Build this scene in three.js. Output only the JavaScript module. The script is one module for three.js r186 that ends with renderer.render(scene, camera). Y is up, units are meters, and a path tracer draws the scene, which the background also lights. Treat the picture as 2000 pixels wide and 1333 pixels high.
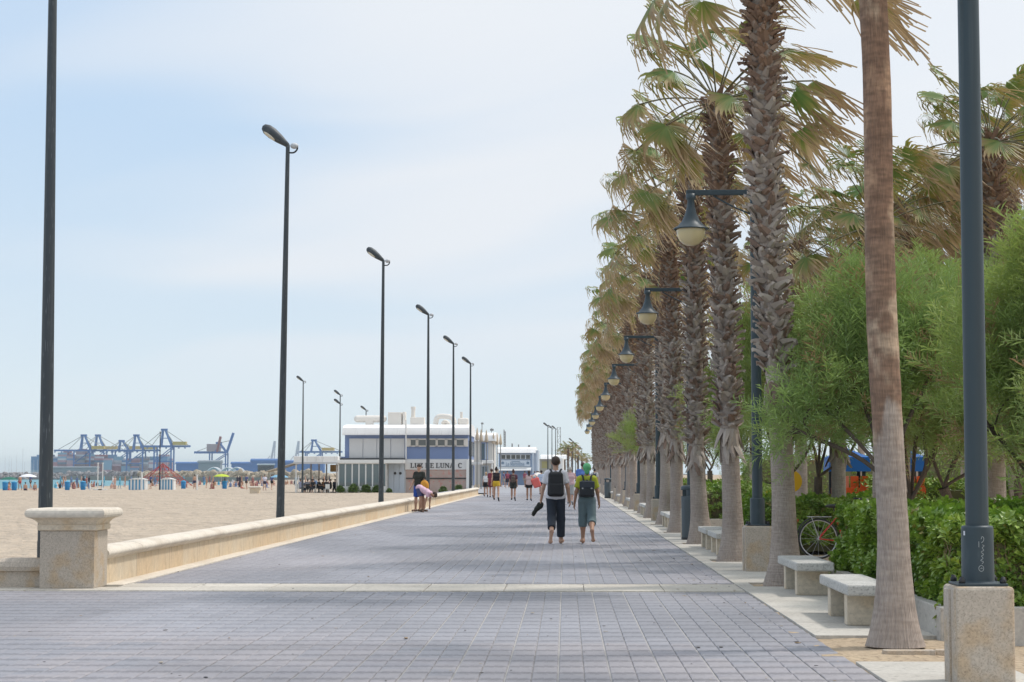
import * as THREE from 'three';
import { Sky } from 'three/addons/objects/Sky.js';
import { mergeGeometries, mergeVertices, toCreasedNormals } from 'three/addons/utils/BufferGeometryUtils.js';
import { RoundedBoxGeometry } from 'three/addons/geometries/RoundedBoxGeometry.js';
import { FontLoader } from 'three/addons/loaders/FontLoader.js';
import { TextGeometry } from 'three/addons/geometries/TextGeometry.js';

// ---------------------------------------------------------------- camera, sky, sun, exposure
const scene = new THREE.Scene();
const F = 3700;                                              // focal length in pixels of a 2000 x 1333 picture
const camera = new THREE.PerspectiveCamera(2 * Math.atan(666.5 / F) * 180 / Math.PI, 2000 / 1333, 0.5, 30000);
camera.position.set(0, 1.45, 0);
camera.rotation.order = 'YXZ';
camera.rotation.x = Math.atan(259.5 / F);
camera.rotation.y = Math.atan(104 / F);
camera.updateMatrixWorld();

const renderer = new THREE.WebGLRenderer({ antialias: true });
renderer.toneMapping = THREE.LinearToneMapping;
renderer.toneMappingExposure = 1.0;
renderer.shadowMap.enabled = true;

// deterministic random numbers and noise
function rngOf(seed) { let a = seed >>> 0; return () => { a = (a + 0x6D2B79F5) | 0; let t = Math.imul(a ^ (a >>> 15), 1 | a); t = (t + Math.imul(t ^ (t >>> 7), 61 | t)) ^ t; return ((t ^ (t >>> 14)) >>> 0) / 4294967296; }; }
const rnd = rngOf(7);
const hash = (x, y, s = 0) => { let h = Math.imul(x | 0, 374761393) + Math.imul(y | 0, 668265263) + Math.imul(s | 0, 974634777); h = Math.imul(h ^ (h >>> 13), 1274126177); return ((h ^ (h >>> 16)) >>> 0) / 4294967296; };
const sm = t => t * t * (3 - 2 * t), mix = (a, b, t) => a + (b - a) * t, clamp = (x, a = 0, b = 1) => Math.min(b, Math.max(a, x));
const sstep = (a, b, x) => sm(clamp((x - a) / (b - a)));
function vnoise(x, y, s = 0, per = 0, per2 = per) {
  const xi = Math.floor(x), yi = Math.floor(y), fx = sm(x - xi), fy = sm(y - yi);
  const w = v => per ? ((v % per) + per) % per : v, w2 = v => per2 ? ((v % per2) + per2) % per2 : v;
  return mix(mix(hash(w(xi), w2(yi), s), hash(w(xi + 1), w2(yi), s), fx), mix(hash(w(xi), w2(yi + 1), s), hash(w(xi + 1), w2(yi + 1), s), fx), fy);
}
function fbm(x, y, s = 0, oct = 4, per = 0, per2 = per) { let v = 0, a = 0.5, t = 0; for (let i = 0; i < oct; i++) { v += a * vnoise(x, y, s + i, per, per2); t += a; a *= 0.5; x *= 2; y *= 2; per *= 2; per2 *= 2; } return v / t; }

// the sky: pale blue air with thin drawn-out high cloud, no sun disc
{
  const W = 2048, H = 1024, data = new Float32Array(W * H * 4);
  for (let j = 0; j < H; j++) for (let i = 0; i < W; i++) {
    const el = ((j + 0.5) / H - 0.5) * Math.PI, az = ((i + 0.5) / W - 0.5) * 2 * Math.PI;
    const e = Math.max(0, el) * 180 / Math.PI;
    const dx = Math.cos(az), dz = Math.sin(az);
    const t = 1 - Math.exp(-e / 15), t2 = 1 - Math.exp(-e / 50);
    let r = mix(mix(0.84, 0.36, t), 0.36, t2), g = mix(mix(0.92, 0.60, t), 0.55, t2), b = mix(mix(0.925, 0.93, t), 0.86, t2);
    // cloud sheets: noise on a plane far overhead, stretched along one direction
    const h = Math.max(Math.sin(Math.max(el, 0)), 0.035) + 0.10;
    const px = dx / h * 0.9, pz = dz / h * 0.9;
    const ca = Math.cos(0.5), sa = Math.sin(0.5);
    const qx = (px * ca + pz * sa), qz = (-px * sa + pz * ca);
    const wx = fbm(qx * 0.6 + 4, qz * 0.6, 31, 3) * 2.2;
    const n = fbm(qx * 0.42 + 11 + wx * 0.5, qz * 1.25 + wx, 5, 5), n2 = fbm(qx * 0.22 + 3.3, qz * 0.26 + 8.1, 17, 3);
    const side = sstep(-0.31, 0.02, dx);
    let c = sstep(0.36, 0.70, n * 0.55 + n2 * 0.30 + 0.25 * side) * sstep(1.0, 6, e) * 0.95;
    c = mix(c, Math.max(c, 0.8), sstep(18, 45, e));            // the thin sheet closes overhead, as its edge in view suggests
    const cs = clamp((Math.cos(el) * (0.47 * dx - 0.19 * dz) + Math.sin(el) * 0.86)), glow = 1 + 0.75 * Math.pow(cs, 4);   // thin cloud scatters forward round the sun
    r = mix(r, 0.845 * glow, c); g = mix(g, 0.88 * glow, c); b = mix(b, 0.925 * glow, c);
    if (el < 0) { r = 0.60; g = 0.62; b = 0.62; }
    const k = (j * W + i) * 4; data[k] = r; data[k + 1] = g; data[k + 2] = b; data[k + 3] = 1;
  }
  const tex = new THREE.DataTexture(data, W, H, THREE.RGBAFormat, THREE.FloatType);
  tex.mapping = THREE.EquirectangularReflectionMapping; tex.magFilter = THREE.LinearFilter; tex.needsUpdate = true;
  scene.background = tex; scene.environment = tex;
}
// the sun: high on the right, a little beyond the scene, softened by thin cloud
const sun = new THREE.DirectionalLight(new THREE.Color(1, 0.945, 0.88), 2.2);
sun.position.set(0.47 * 120, 0.86 * 120, -0.19 * 120 - 50); sun.target.position.set(0, 0, -50);
sun.castShadow = true; sun.shadow.radius = 9; sun.shadow.mapSize.set(4096, 4096);
Object.assign(sun.shadow.camera, { left: -90, right: 90, top: 90, bottom: -90, near: 1, far: 400 });
scene.add(sun, sun.target);

// ---------------------------------------------------------------- helpers
const V = (x, y, z) => new THREE.Vector3(x, y, z);
const lin = (r, g, b) => new THREE.Color().setRGB(r, g, b);
const used = new Map();
function numbered(n) { const k = used.get(n) || 0; used.set(n, k + 1); return k ? n + '_' + String(k).padStart(3, '0') : n; }
function tag(o, label, category, group, kind) { if (label) o.userData.label = label; if (category) o.userData.category = category; if (group) o.userData.group = group; if (kind) o.userData.kind = kind; return o; }
function thing(name, label, category, p = [0, 0, 0], turn = 0, group) {
  const o = new THREE.Group(); o.name = numbered(name); o.position.set(...p); o.rotation.y = turn; scene.add(o); return tag(o, label, category, group);
}
function part(name, geom, mat, parent) {
  const m = new THREE.Mesh(Array.isArray(geom) ? merge(geom) : geom, mat); m.name = name; m.castShadow = m.receiveShadow = true; parent.add(m); return m;
}
function struct(name, geom, mat) { const m = part(numbered(name), geom, mat, scene); m.userData.kind = 'structure'; return m; }
function dup(o, p, turn, label, group) { const c = o.clone(); c.name = numbered(o.name.replace(/_\d\d\d$/, '')); c.position.set(...p); c.rotation.y = turn; c.userData = { ...o.userData }; if (label) c.userData.label = label; if (group) c.userData.group = group; scene.add(c); return c; }
function merge(list) {
  const norm = list.map(g => { let q = g.index ? g.toNonIndexed() : g.clone(); if (!q.attributes.normal) q.computeVertexNormals(); if (!q.attributes.uv) q.setAttribute('uv', new THREE.BufferAttribute(new Float32Array(q.attributes.position.count * 2), 2)); for (const k of Object.keys(q.attributes)) if (!['position', 'normal', 'uv', 'color'].includes(k)) q.deleteAttribute(k); return q; });
  const anyC = norm.some(q => q.attributes.color);
  if (anyC) for (const q of norm) if (!q.attributes.color) q.setAttribute('color', new THREE.BufferAttribute(new Float32Array(q.attributes.position.count * 3).fill(1), 3));
  return norm.length === 1 ? norm[0] : mergeGeometries(norm);
}
// uv in metres from the dominant axis of each face
function uvm(g, s = 1) {
  if (g.index) g = g.toNonIndexed(); if (!g.attributes.normal) g.computeVertexNormals();
  const p = g.attributes.position, n = g.attributes.normal, uv = new Float32Array(p.count * 2);
  for (let i = 0; i < p.count; i++) {
    const ax = Math.abs(n.getX(i)), ay = Math.abs(n.getY(i)), az = Math.abs(n.getZ(i)); const x = p.getX(i), y = p.getY(i), z = p.getZ(i);
    const [u, v] = ay >= ax && ay >= az ? [x, z] : ax >= az ? [z, y] : [x, y];
    uv[2 * i] = u * s; uv[2 * i + 1] = v * s;
  }
  g.setAttribute('uv', new THREE.BufferAttribute(uv, 2)); return g;
}
// box between corners; bevel > 0 rounds it
function box(x0, x1, y0, y1, z0, z1, bevel = 0) {
  const w = Math.abs(x1 - x0), h = Math.abs(y1 - y0), d = Math.abs(z1 - z0);
  const g = bevel ? new RoundedBoxGeometry(w, h, d, 2, bevel) : new THREE.BoxGeometry(w, h, d);
  g.translate((x0 + x1) / 2, (y0 + y1) / 2, (z0 + z1) / 2); return uvm(g);
}
function rod(a, b, r0, r1 = r0, n = 8, open = false) {
  const d = V().subVectors(b, a), L = d.length(); const g = new THREE.CylinderGeometry(r1, r0, L, n, 1, open);
  g.translate(0, L / 2, 0); g.applyQuaternion(new THREE.Quaternion().setFromUnitVectors(V(0, 1, 0), d.normalize())); g.translate(a.x, a.y, a.z); return g;
}
function bar(a, b, w, h = w) {
  const d = V().subVectors(b, a), L = d.length(); const g = new THREE.BoxGeometry(w, h, L); g.translate(0, 0, L / 2);
  const m = new THREE.Matrix4().lookAt(b, a, Math.abs(d.y) > 0.95 * L ? V(1, 0, 0) : V(0, 1, 0)); g.applyMatrix4(m); g.translate(a.x, a.y, a.z); return g;
}
const tube = (pts, r, n = 16, k = 6, closed = false) => new THREE.TubeGeometry(new THREE.CatmullRomCurve3(pts.map(p => Array.isArray(p) ? V(...p) : p), closed), n, r, k, closed);
const lathe = (pts, n = 24) => new THREE.LatheGeometry(pts.map(p => new THREE.Vector2(p[0], p[1])), n);
// square lathe: a moulded block with mitred corners
function squareLathe(pts) { const g = new THREE.LatheGeometry(pts.map(p => new THREE.Vector2(p[0] * Math.SQRT2, p[1])), 4, Math.PI / 4).toNonIndexed(); g.deleteAttribute('normal'); g.computeVertexNormals(); return uvm(g); }
// profile (x, y) swept along -z from z0 to z1
function sweep(profile, z0, z1, smooth = 0.6) {
  const s = new THREE.Shape(profile.map(p => new THREE.Vector2(p[0], p[1]))); const g = new THREE.ExtrudeGeometry(s, { depth: z0 - z1, bevelEnabled: false, steps: 1 }); g.translate(0, 0, z1);
  const q = uvm(toCreasedNormals(g, smooth)); { const p = q.attributes.position, nn = q.attributes.normal, u = q.attributes.uv; for (let i = 0; i < p.count; i++) if (Math.abs(nn.getZ(i)) < 0.5) u.setXY(i, p.getZ(i), p.getX(i) * -0.8 + p.getY(i)); } return q;
}
function jitter(g, amt, f, seed) { const p = g.attributes.position; for (let i = 0; i < p.count; i++) { const x = p.getX(i), y = p.getY(i), z = p.getZ(i); p.setXYZ(i, x + amt * (vnoise(y * f + z * f, x * f, seed) - 0.5), y + amt * (vnoise(x * f + z * f, y * f, seed + 9) - 0.5), z + amt * (vnoise(x * f + 7, z * f + y * f, seed + 5) - 0.5)); } g.computeVertexNormals(); return g; }

// textures: fn(u, v) gives a grey multiplier or [r, g, b]; kept around 1 by the caller's base colour
function tex(size, fn, repeat = 1, srgb = true) {
  const d = new Uint8Array(size * size * 4);
  const enc = c => srgb ? (c <= 0.0031308 ? 12.92 * c : 1.055 * Math.pow(c, 1 / 2.4) - 0.055) : c;
  for (let j = 0; j < size; j++) for (let i = 0; i < size; i++) { const c = fn(i / size, j / size), k = (j * size + i) * 4; for (let q = 0; q < 3; q++) d[k + q] = Math.round(255 * clamp(enc(clamp(Array.isArray(c) ? c[q] : c)))); d[k + 3] = 255; }
  const t = new THREE.DataTexture(d, size, size); t.wrapS = t.wrapT = THREE.RepeatWrapping; t.magFilter = THREE.LinearFilter; t.minFilter = THREE.LinearMipmapLinearFilter; t.generateMipmaps = true; t.repeat.set(repeat, repeat);
  if (srgb) t.colorSpace = THREE.SRGBColorSpace; t.needsUpdate = true; return t;
}
const mul = (c, k) => [c[0] * k, c[1] * k, c[2] * k], mix3 = (a, b, t) => [mix(a[0], b[0], t), mix(a[1], b[1], t), mix(a[2], b[2], t)];
const mat = (c, rough = 0.8, o = {}) => new THREE.MeshStandardMaterial({ color: lin(...c), roughness: rough, metalness: 0, ...o });
// n(f): periodic fbm over the unit square
const N = (u, v, f, s, o = 4) => fbm(u * f, v * f, s, o, f), N2 = (u, v, fx, fy, s, o = 3) => fbm(u * fx, v * fy, s, o, fx, fy);

// ---------------------------------------------------------------- materials
const stoneTex = tex(512, (u, v) => { const st = sstep(0.5, 0.75, N(u, v, 4, 1)), gr = N(u, v, 64, 4, 2), pit = sstep(0.68, 0.8, N(u, v, 90, 8, 2)); return mul(mix3([0.66, 0.565, 0.435], [0.60, 0.45, 0.285], st), (0.84 + 0.28 * gr) * (1 - 0.12 * pit)); }, 0.7);
const stoneBump = tex(256, (u, v) => 0.5 * N(u, v, 60, 4, 3) + 0.5 * N(u, v, 16, 6, 2), 0.7, false);
const stoneMat = new THREE.MeshStandardMaterial({ map: stoneTex, bumpMap: stoneBump, bumpScale: 0.003, roughness: 0.92 });
const greyStoneTex = tex(512, (u, v) => { const st = sstep(0.52, 0.7, N(u, v, 3, 41)), gr = N(u, v, 70, 44, 2), pit = sstep(0.6, 0.72, N(u, v, 128, 48, 2)); return mul(mix3([0.50, 0.435, 0.36], [0.50, 0.385, 0.265], st), (0.80 + 0.34 * gr) * (1 - 0.22 * pit)); }, 1.0);
const greyStoneMat = new THREE.MeshStandardMaterial({ map: greyStoneTex, bumpMap: stoneBump, bumpScale: 0.003, roughness: 0.95 });
const capTex = tex(512, (u, v) => { const st = sstep(0.5, 0.75, N(u, v, 7, 21, 5)), gr = N(u, v, 120, 24, 3); return mul(mix3([0.68, 0.615, 0.52], [0.55, 0.475, 0.38], st * 0.55), 0.84 + 0.3 * gr); }, 0.21);
const capMat = new THREE.MeshStandardMaterial({ map: capTex, bumpMap: stoneBump, bumpScale: 0.0012, roughness: 0.9 });
const wallTex = tex(512, (u, v) => { const drip = sstep(0.5, 0.8, N2(u, v, 40, 5, 51)), st = N(u, v, 4, 55), gr = N(u, v, 50, 58, 3); return mul(mix3(mix3([0.67, 0.585, 0.455], [0.66, 0.515, 0.34], st), [0.48, 0.36, 0.24], drip * 0.6), 0.85 + 0.26 * gr); }, 0.45);
const wallMat = new THREE.MeshStandardMaterial({ map: wallTex, bumpMap: stoneBump, bumpScale: 0.003, roughness: 0.92 });
const wallMats = [[1, 1, 1], [0.97, 0.92, 0.86], [1, 0.98, 0.96]].map(c => { const m = wallMat.clone(); m.color = lin(...c); return m; });
const concTex = tex(512, (u, v) => { const st = N(u, v, 4, 61), gr = N(u, v, 90, 64, 2), sp = sstep(0.66, 0.8, N(u, v, 40, 66, 2)); return mul(mix3([0.56, 0.53, 0.48], [0.45, 0.42, 0.375], st), (0.86 + 0.26 * gr) * (1 - 0.2 * sp)); }, 0.5);
const concMat = new THREE.MeshStandardMaterial({ map: concTex, bumpMap: stoneBump, bumpScale: 0.002, roughness: 0.9 });
const benchTex = tex(512, (u, v) => { const st = N(u, v, 5, 71), gr = N(u, v, 90, 74, 2), sp = sstep(0.6, 0.75, N(u, v, 60, 76, 2)); return mul(mix3([0.58, 0.565, 0.53], [0.45, 0.44, 0.405], st), (0.82 + 0.36 * gr) * (1 - 0.3 * sp)); }, 0.9);
const benchMat = new THREE.MeshStandardMaterial({ map: benchTex, bumpMap: stoneBump, bumpScale: 0.004, roughness: 0.92 });
const sandTex = tex(1024, (u, v) => { const a = N(u, v, 6, 81), b = N(u, v, 40, 84, 3), c = N(u, v, 200, 87, 2); const tr = sstep(0.60, 0.72, N(u, v, 30, 89, 2)); return mul(mix3([0.485, 0.40, 0.305], [0.415, 0.34, 0.26], a), (0.70 + 0.40 * b + 0.2 * c) * (1 - 0.10 * tr)); }, 1 / 14);
const sandBump = tex(1024, (u, v) => 0.6 * N(u, v, 24, 91, 4) + 0.4 * N(u, v, 90, 95, 3), 1 / 14, false);
const sandMat = new THREE.MeshStandardMaterial({ map: sandTex, bumpMap: sandBump, bumpScale: 0.3, roughness: 1 });
const soilTex = tex(512, (u, v) => { const a = N(u, v, 5, 101), b = N(u, v, 60, 104, 3), lit = sstep(0.66, 0.74, N(u, v, 50, 107, 2)); return mul(mix3(mix3([0.48, 0.375, 0.25], [0.37, 0.28, 0.19], a), [0.2, 0.14, 0.09], lit * 0.6), 0.75 + 0.45 * b); }, 0.5);
const soilMat = new THREE.MeshStandardMaterial({ map: soilTex, bumpMap: stoneBump, bumpScale: 0.02, roughness: 1 });
const poleTex = tex(512, (u, v) => { const st = sstep(0.55, 0.8, N2(u, v, 24, 6, 111, 4)), sc = sstep(0.76, 0.82, N(u, v, 60, 115, 2)); return mix3(mix3([0.040, 0.050, 0.058], [0.065, 0.075, 0.08], st), [0.2, 0.22, 0.23], sc * 0.5); });
const poleMat = new THREE.MeshStandardMaterial({ map: poleTex, roughness: 0.5 });
const poleTexB = tex(512, (u, v) => { const st = sstep(0.5, 0.8, N2(u, v, 12, 8, 121, 4)), sc = sstep(0.8, 0.85, N(u, v, 60, 125, 2)); return mix3(mix3([0.030, 0.050, 0.062], [0.045, 0.068, 0.08], st), [0.25, 0.28, 0.28], sc * 0.0); });
const lampMat = new THREE.MeshStandardMaterial({ map: poleTexB, roughness: 0.45 });
const metalGrey = mat([0.22, 0.22, 0.22], 0.4, { metalness: 0.3 }), darkMat = mat([0.03, 0.032, 0.035], 0.6);
const whiteMat = mat([0.76, 0.76, 0.74], 0.6), creamWhite = mat([0.74, 0.70, 0.64], 0.7);
const tileTones = [[0.275, 0.276, 0.304], [0.288, 0.288, 0.316], [0.263, 0.264, 0.291], [0.300, 0.293, 0.317], [0.313, 0.300, 0.321], [0.326, 0.310, 0.326]];
// trodden-in dirt lies in a ragged lens on each paver, its arrises are worn pale; one uv square = one paver
const tileTex = tex(512, (u, v) => { const a = 2 * u - 1, w = 0.36 * (1 - 0.75 * a * a) + 0.16 * (N2(u, v, 10, 8, 137) - 0.5), lens = sstep(0.12, -0.12, Math.abs(v - 0.5) - w), gr = N2(u, v, 40, 80, 131); return (1.04 - 0.36 * lens) * (0.84 + 0.24 * gr) * (1 - 0.12 * sstep(0.6, 0.8, N2(u, v, 6, 10, 135))); }, 1);
const farTex = tex(256, (u, v) => 0.80 + 0.26 * N(u, v, 40, 131, 3) - 0.14 * sstep(0.62, 0.8, N(u, v, 10, 135, 3)), 1);
const tileMats = tileTones.map(c => new THREE.MeshStandardMaterial({ color: lin(...c), map: tileTex, roughness: 0.75 }));

// ---------------------------------------------------------------- the ground
const XL = -5.74, XR = 2.22;                                  // the paving runs between these two lines
{ // jointing bed under the pavers, pale swept-in sand
  const g = uvm(new THREE.PlaneGeometry(XR - XL, 160).rotateX(-Math.PI / 2)); g.translate((XL + XR) / 2, -0.012, -72);
  { const e = uvm(new THREE.PlaneGeometry(5, 14).rotateX(-Math.PI / 2)); e.translate(XL - 2.5, -0.0125, -17); struct('paving_bed', e, new THREE.MeshStandardMaterial({ color: lin(0.47, 0.46, 0.46), roughness: 1 })); }
  struct('paving_bed', g, new THREE.MeshStandardMaterial({ color: lin(0.43, 0.415, 0.40), roughness: 1, bumpMap: stoneBump, bumpScale: 0.002 }));
}
// one paver: 0.19 x 0.38 m with a gently waved, pillowed top and rounded-down edges
function paver(w, l, v) {
  const nx = 4, nz = 6, pos = [], idx = [], uv = [];
  for (let j = 0; j <= nz; j++) for (let i = 0; i <= nx; i++) {
    const a = [-1, -0.92, 0, 0.92, 1][i], b = j / nz * 2 - 1, ex = i === 0 || i === nx, ez = j === 0 || j === nz;
    const y = ex ? -0.0085 : ez ? 0 : (0.0115 + 0.001 * v) * Math.sin(b * Math.PI) * (1 - 0.97 * a * a);
    pos.push(a * w / 2, y, b * l / 2 * 1.0005); uv.push(v === 1 ? 0.5 - a / 2 : 0.5 + a / 2, v === 2 ? 0.5 - b / 2 : 0.5 + b / 2);
  }
  for (let j = 0; j < nz; j++) for (let i = 0; i < nx; i++) { const k = j * (nx + 1) + i; idx.push(k, k + nx + 1, k + 1, k + 1, k + nx + 1, k + nx + 2); }
  // the inner columns sit close to the edge, so that only a narrow arris slopes down
  const g = new THREE.BufferGeometry(); g.setAttribute('position', new THREE.Float32BufferAttribute(pos, 3)); g.setAttribute('uv', new THREE.Float32BufferAttribute(uv, 2)); g.setIndex(idx); g.computeVertexNormals(); return g;
}
{
  const paving = new THREE.Group(); paving.name = 'promenade_paving'; paving.userData.kind = 'structure'; scene.add(paving);
  const geos = [0, 1, 2].map(v => paver(0.181, 0.44, v));
  const n = 42, dx = (XR - XL) / n, dz = 0.44, list = [];
  for (let r = 0; r < 298; r++) for (let c = -22; c < n; c++) {
    const z = -12.2 - r * dz; if (c < 0 && z < -23.7) continue; if (z < -23.55 && z > -25.05) continue;
    // two narrow pavers make a pair: the joint between pairs is wider than the one inside
    const x = XL + (c + 0.5) * dx + (c & 1 ? -0.002 : 0.002);
    list.push([x, z, r, c]);
  }
  const vis = list.filter(([x, z]) => z < -13.0 && x > z * 0.3 - 0.2).slice(0, 300), near = new Set(vis);
  const patch = (x, z) => fbm(x * 0.5 + 40, z * 0.22 + 90, 141, 4);
  const rest = list.filter(p => !near.has(p)), col = new THREE.Color(), m4 = new THREE.Matrix4(), q = new THREE.Quaternion();
  const toneOf = (x, z, r, c) => { const p = patch(x, z), w = 0.96 + 0.08 * hash(r, c, 3), s = mix(0.87, 1.13, sstep(0.3, 0.7, p)) * (1 + 0.10 * (vnoise(x * 2.4, z * 1.5, 149) - 0.5)), pk = sstep(0.45, 0.75, fbm(x * 0.35 + 9, z * 0.2, 145, 3)) * 0.7; return [mix(0.274, 0.326, pk) * w * s, mix(0.276, 0.308, pk) * w * s, mix(0.304, 0.324, pk) * w * s]; };
  for (const [x, z, r, c] of vis) {
    const t = toneOf(x, z, r, c); let best = 0, bd = 9; tileTones.forEach((u, i) => { const d = Math.abs(u[0] - t[0]) + Math.abs(u[1] - t[1]) + Math.abs(u[2] - t[2]); if (d < bd) { bd = d; best = i; } });
    const m = part('paver', geos[Math.abs(r * 7 + c * 3) % 3], tileMats[best], paving); m.position.set(x, (hash(r, c, 1) - 0.5) * 0.001, z); m.rotation.set((hash(r, c, 5) - 0.5) * 0.003, 0, (hash(r, c, 6) - 0.5) * 0.012);
  }
  for (let v = 0; v < 3; v++) {
    const sub = rest.filter(([, , r, c]) => Math.abs(r * 7 + c * 3) % 3 === v);
    const im = new THREE.InstancedMesh(geos[v], new THREE.MeshStandardMaterial({ map: tileTex, roughness: 0.75 }), sub.length); im.name = 'far_pavers'; im.userData.kind = 'stuff'; im.castShadow = im.receiveShadow = true;
    sub.forEach(([x, z, r, c], i) => { m4.compose(V(x, (hash(r, c, 1) - 0.5) * 0.001, z), q.setFromEuler(new THREE.Euler((hash(r, c, 5) - 0.5) * 0.003, 0, (hash(r, c, 6) - 0.5) * 0.012)), V(1, 1, 1)); im.setMatrixAt(i, m4); im.setColorAt(i, col.setRGB(...toneOf(x, z, r, c))); });
    paving.add(im);
  }
  // beyond 143 m the joints can no longer be told apart
  const g = uvm(new THREE.PlaneGeometry(13, 700).rotateX(-Math.PI / 2)); g.translate(-3.4, -0.004, -493.4);
  struct('far_promenade', g, new THREE.MeshStandardMaterial({ color: lin(0.33, 0.335, 0.36), map: farTex, roughness: 0.8 }));
}
{ // trodden gum, crumbs of bark and dry leaf scraps on the paving
  const g = new THREE.SphereGeometry(1, 7, 5); g.scale(1, 0.22, 0.8); const n = 260, im = new THREE.InstancedMesh(g, mat([1, 1, 1], 0.9), n), R = rngOf(15), m = new THREE.Matrix4(), c = new THREE.Color();
  for (let i = 0; i < n; i++) { const d = 13 + Math.pow(R(), 1.6) * 60, x = R() < 0.35 ? XR - 0.1 - R() * R() * 1.5 : mix(XL, XR, R()), s = 0.008 + 0.018 * R() * R(); m.compose(V(x, 0.008, -d), new THREE.Quaternion().setFromAxisAngle(V(0, 1, 0), R() * 6), V(s * (1 + R()), s, s)); im.setMatrixAt(i, m); im.setColorAt(i, c.setRGB(...[[0.05, 0.05, 0.055], [0.10, 0.09, 0.08], [0.30, 0.21, 0.12], [0.42, 0.36, 0.28]][Math.floor(R() * 4)])); }
  im.name = 'paving_litter'; tag(im, 'specks of gum and dry leaf scraps on the paving', 'litter', null, 'stuff'); im.castShadow = im.receiveShadow = true; scene.add(im);
}
{ // pale stone band laid across the paving
  const b = new THREE.Group(); b.name = 'stone_band'; b.userData.kind = 'structure'; scene.add(b);
  const ms = [0, 1, 2].map(i => { const m = concMat.clone(); m.color = lin(1.12 - 0.05 * i, 1.1 - 0.05 * i, 1.06 - 0.05 * i); return m; });
  for (let i = -4; i < 8; i++) for (let j = 0; j < 2; j++) if (i >= 0 || j === 0) part('slab', box(XL + i * 0.995 + 0.005, XL + (i + 1) * 0.995 - 0.005, -0.05, 0.004 + 0.003 * hash(i, j, 2), -24.28 - j * 0.74 + 0.72, -24.28 - j * 0.74 - 0.0, 0.004), ms[(i + 6 + j * 2) % 3], b);
}
{ // kerb line along the low wall, and the concrete strip on the right with its slabs and planting pits
  const k = new THREE.Group(); k.name = 'wall_kerb'; k.userData.kind = 'structure'; scene.add(k);
  for (let i = 0; i < 36; i++) part('kerb_stone', box(XL - 0.30, XL - 0.006, -0.1, 0.012 + 0.004 * hash(i, 1), -24.6 - i * 3 - 0.005, -24.6 - (i + 1) * 3 + 0.005, 0.006), capMat, k);
}
const pitZ = [16.2, 24.9, 31.7, 39.4, 47, 54.4, 62, 69.4, 77, 84.4, 92, 99.4, 107, 114.4, 122, 129.4, 137, 144.4, 152, 160, 168, 176, 184];
{
  const s = new THREE.Group(); s.name = 'pavement'; s.userData.kind = 'structure'; scene.add(s);
  const ms = [0, 1, 2, 3].map(i => { const m = concMat.clone(); const k = [1.05, 0.97, 1.1, 1.0][i]; m.color = lin(k, k, k * 0.985); return m; });
  let z = 9, n = 0; const pits = pitZ.map(d => d === 16.2 ? [14.75, 17.1] : [d - 0.5, d + 0.45]);
  for (const [a, b] of pits) {
    const cnt = Math.max(1, Math.round((a - z) / 1.6)), st = (a - z) / cnt;
    for (let i = 0; i < cnt; i++, n++) part('slab', box(XR + 0.006, 3.30, -0.12, 0.012 + 0.005 * hash(n, 3), -(z + i * st) - 0.004, -(z + (i + 1) * st) + 0.004, 0.006), ms[n % 4], s);
    if (a !== 14.75) part('slab', box(XR + 0.006, XR + 0.2, -0.12, 0.012, -a - 0.004, -b + 0.004, 0.006), ms[n % 4], s);
    z = b;
  }
  part('slab', box(XR + 0.006, 3.3, -0.12, 0.012, -z, -840, 0.006), ms[0], s);
  const sg = new THREE.PlaneGeometry(1.6, 180, 16, 900).rotateX(-Math.PI / 2); sg.translate(2.85, 0, -95); const p = sg.attributes.position;
  for (let i = 0; i < p.count; i++) p.setY(i, -0.045 + 0.055 * fbm(p.getX(i) * 2.2, p.getZ(i) * 2.2, 151, 3));
  sg.computeVertexNormals(); struct('pit_soil', uvm(sg), soilMat);
  // thin broken edging at the nearest pit
  const e = thing('pit_edging', 'low grey broken stone edging round the nearest smooth palm', 'edging', [0, 0, 0]);
  for (const [x0, x1, z0, r] of [[2.58, 3.0, -15.62, 0.01], [3.01, 3.16, -15.66, -0.12]]) { const m = part('edge_stone', box(-(x1 - x0) / 2, (x1 - x0) / 2, -0.05, 0.022, -0.05, 0.05, 0.01), greyStoneMat, e); m.position.set((x0 + x1) / 2, 0, z0); m.rotation.y = r; }
}
{ // ground of the park behind the hedge, and everything under it to the horizon
  const g = uvm(new THREE.PlaneGeometry(1500, 3000, 1, 1).rotateX(-Math.PI / 2)); g.translate(753.3, -0.06, -1480);
  struct('park_ground', g, soilMat);
}
{ // the beach: lightly trodden sand that falls to the water on the left
  const nx = 120, nz = 260, g = new THREE.PlaneGeometry(1, 1, nx, nz), p = g.attributes.position;
  for (let j = 0; j <= nz; j++) for (let i = 0; i <= nx; i++) {
    const d = -30 + 640 * Math.pow(j / nz, 1.7), xs = -6.1 - Math.pow(i / nx, 1.4) * 92, shore = -62 - Math.max(0, d - 190) * 0.055;
    let y = -0.34 + 0.16 * (fbm(xs * 0.5, d * 0.5, 161, 3) - 0.5) + 0.10 * (fbm(xs * 1.6, d * 1.6, 165, 3) - 0.5); if (xs > -9) y = mix(y, -0.3, 0.5);
    const out = Math.max(0, shore - xs); y -= sstep(0, 22, out) * 2.4;
    p.setXYZ(j * (nx + 1) + i, xs, y, -d);
  }
  g.computeVertexNormals(); const m = struct('beach_sand', uvm(g), sandMat); m.material.side = THREE.DoubleSide;
  const g2 = uvm(new THREE.PlaneGeometry(70, 2500).rotateX(-Math.PI / 2)); g2.translate(-41, -0.6, -1250); struct('back_sand', g2, sandMat);
}
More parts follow.
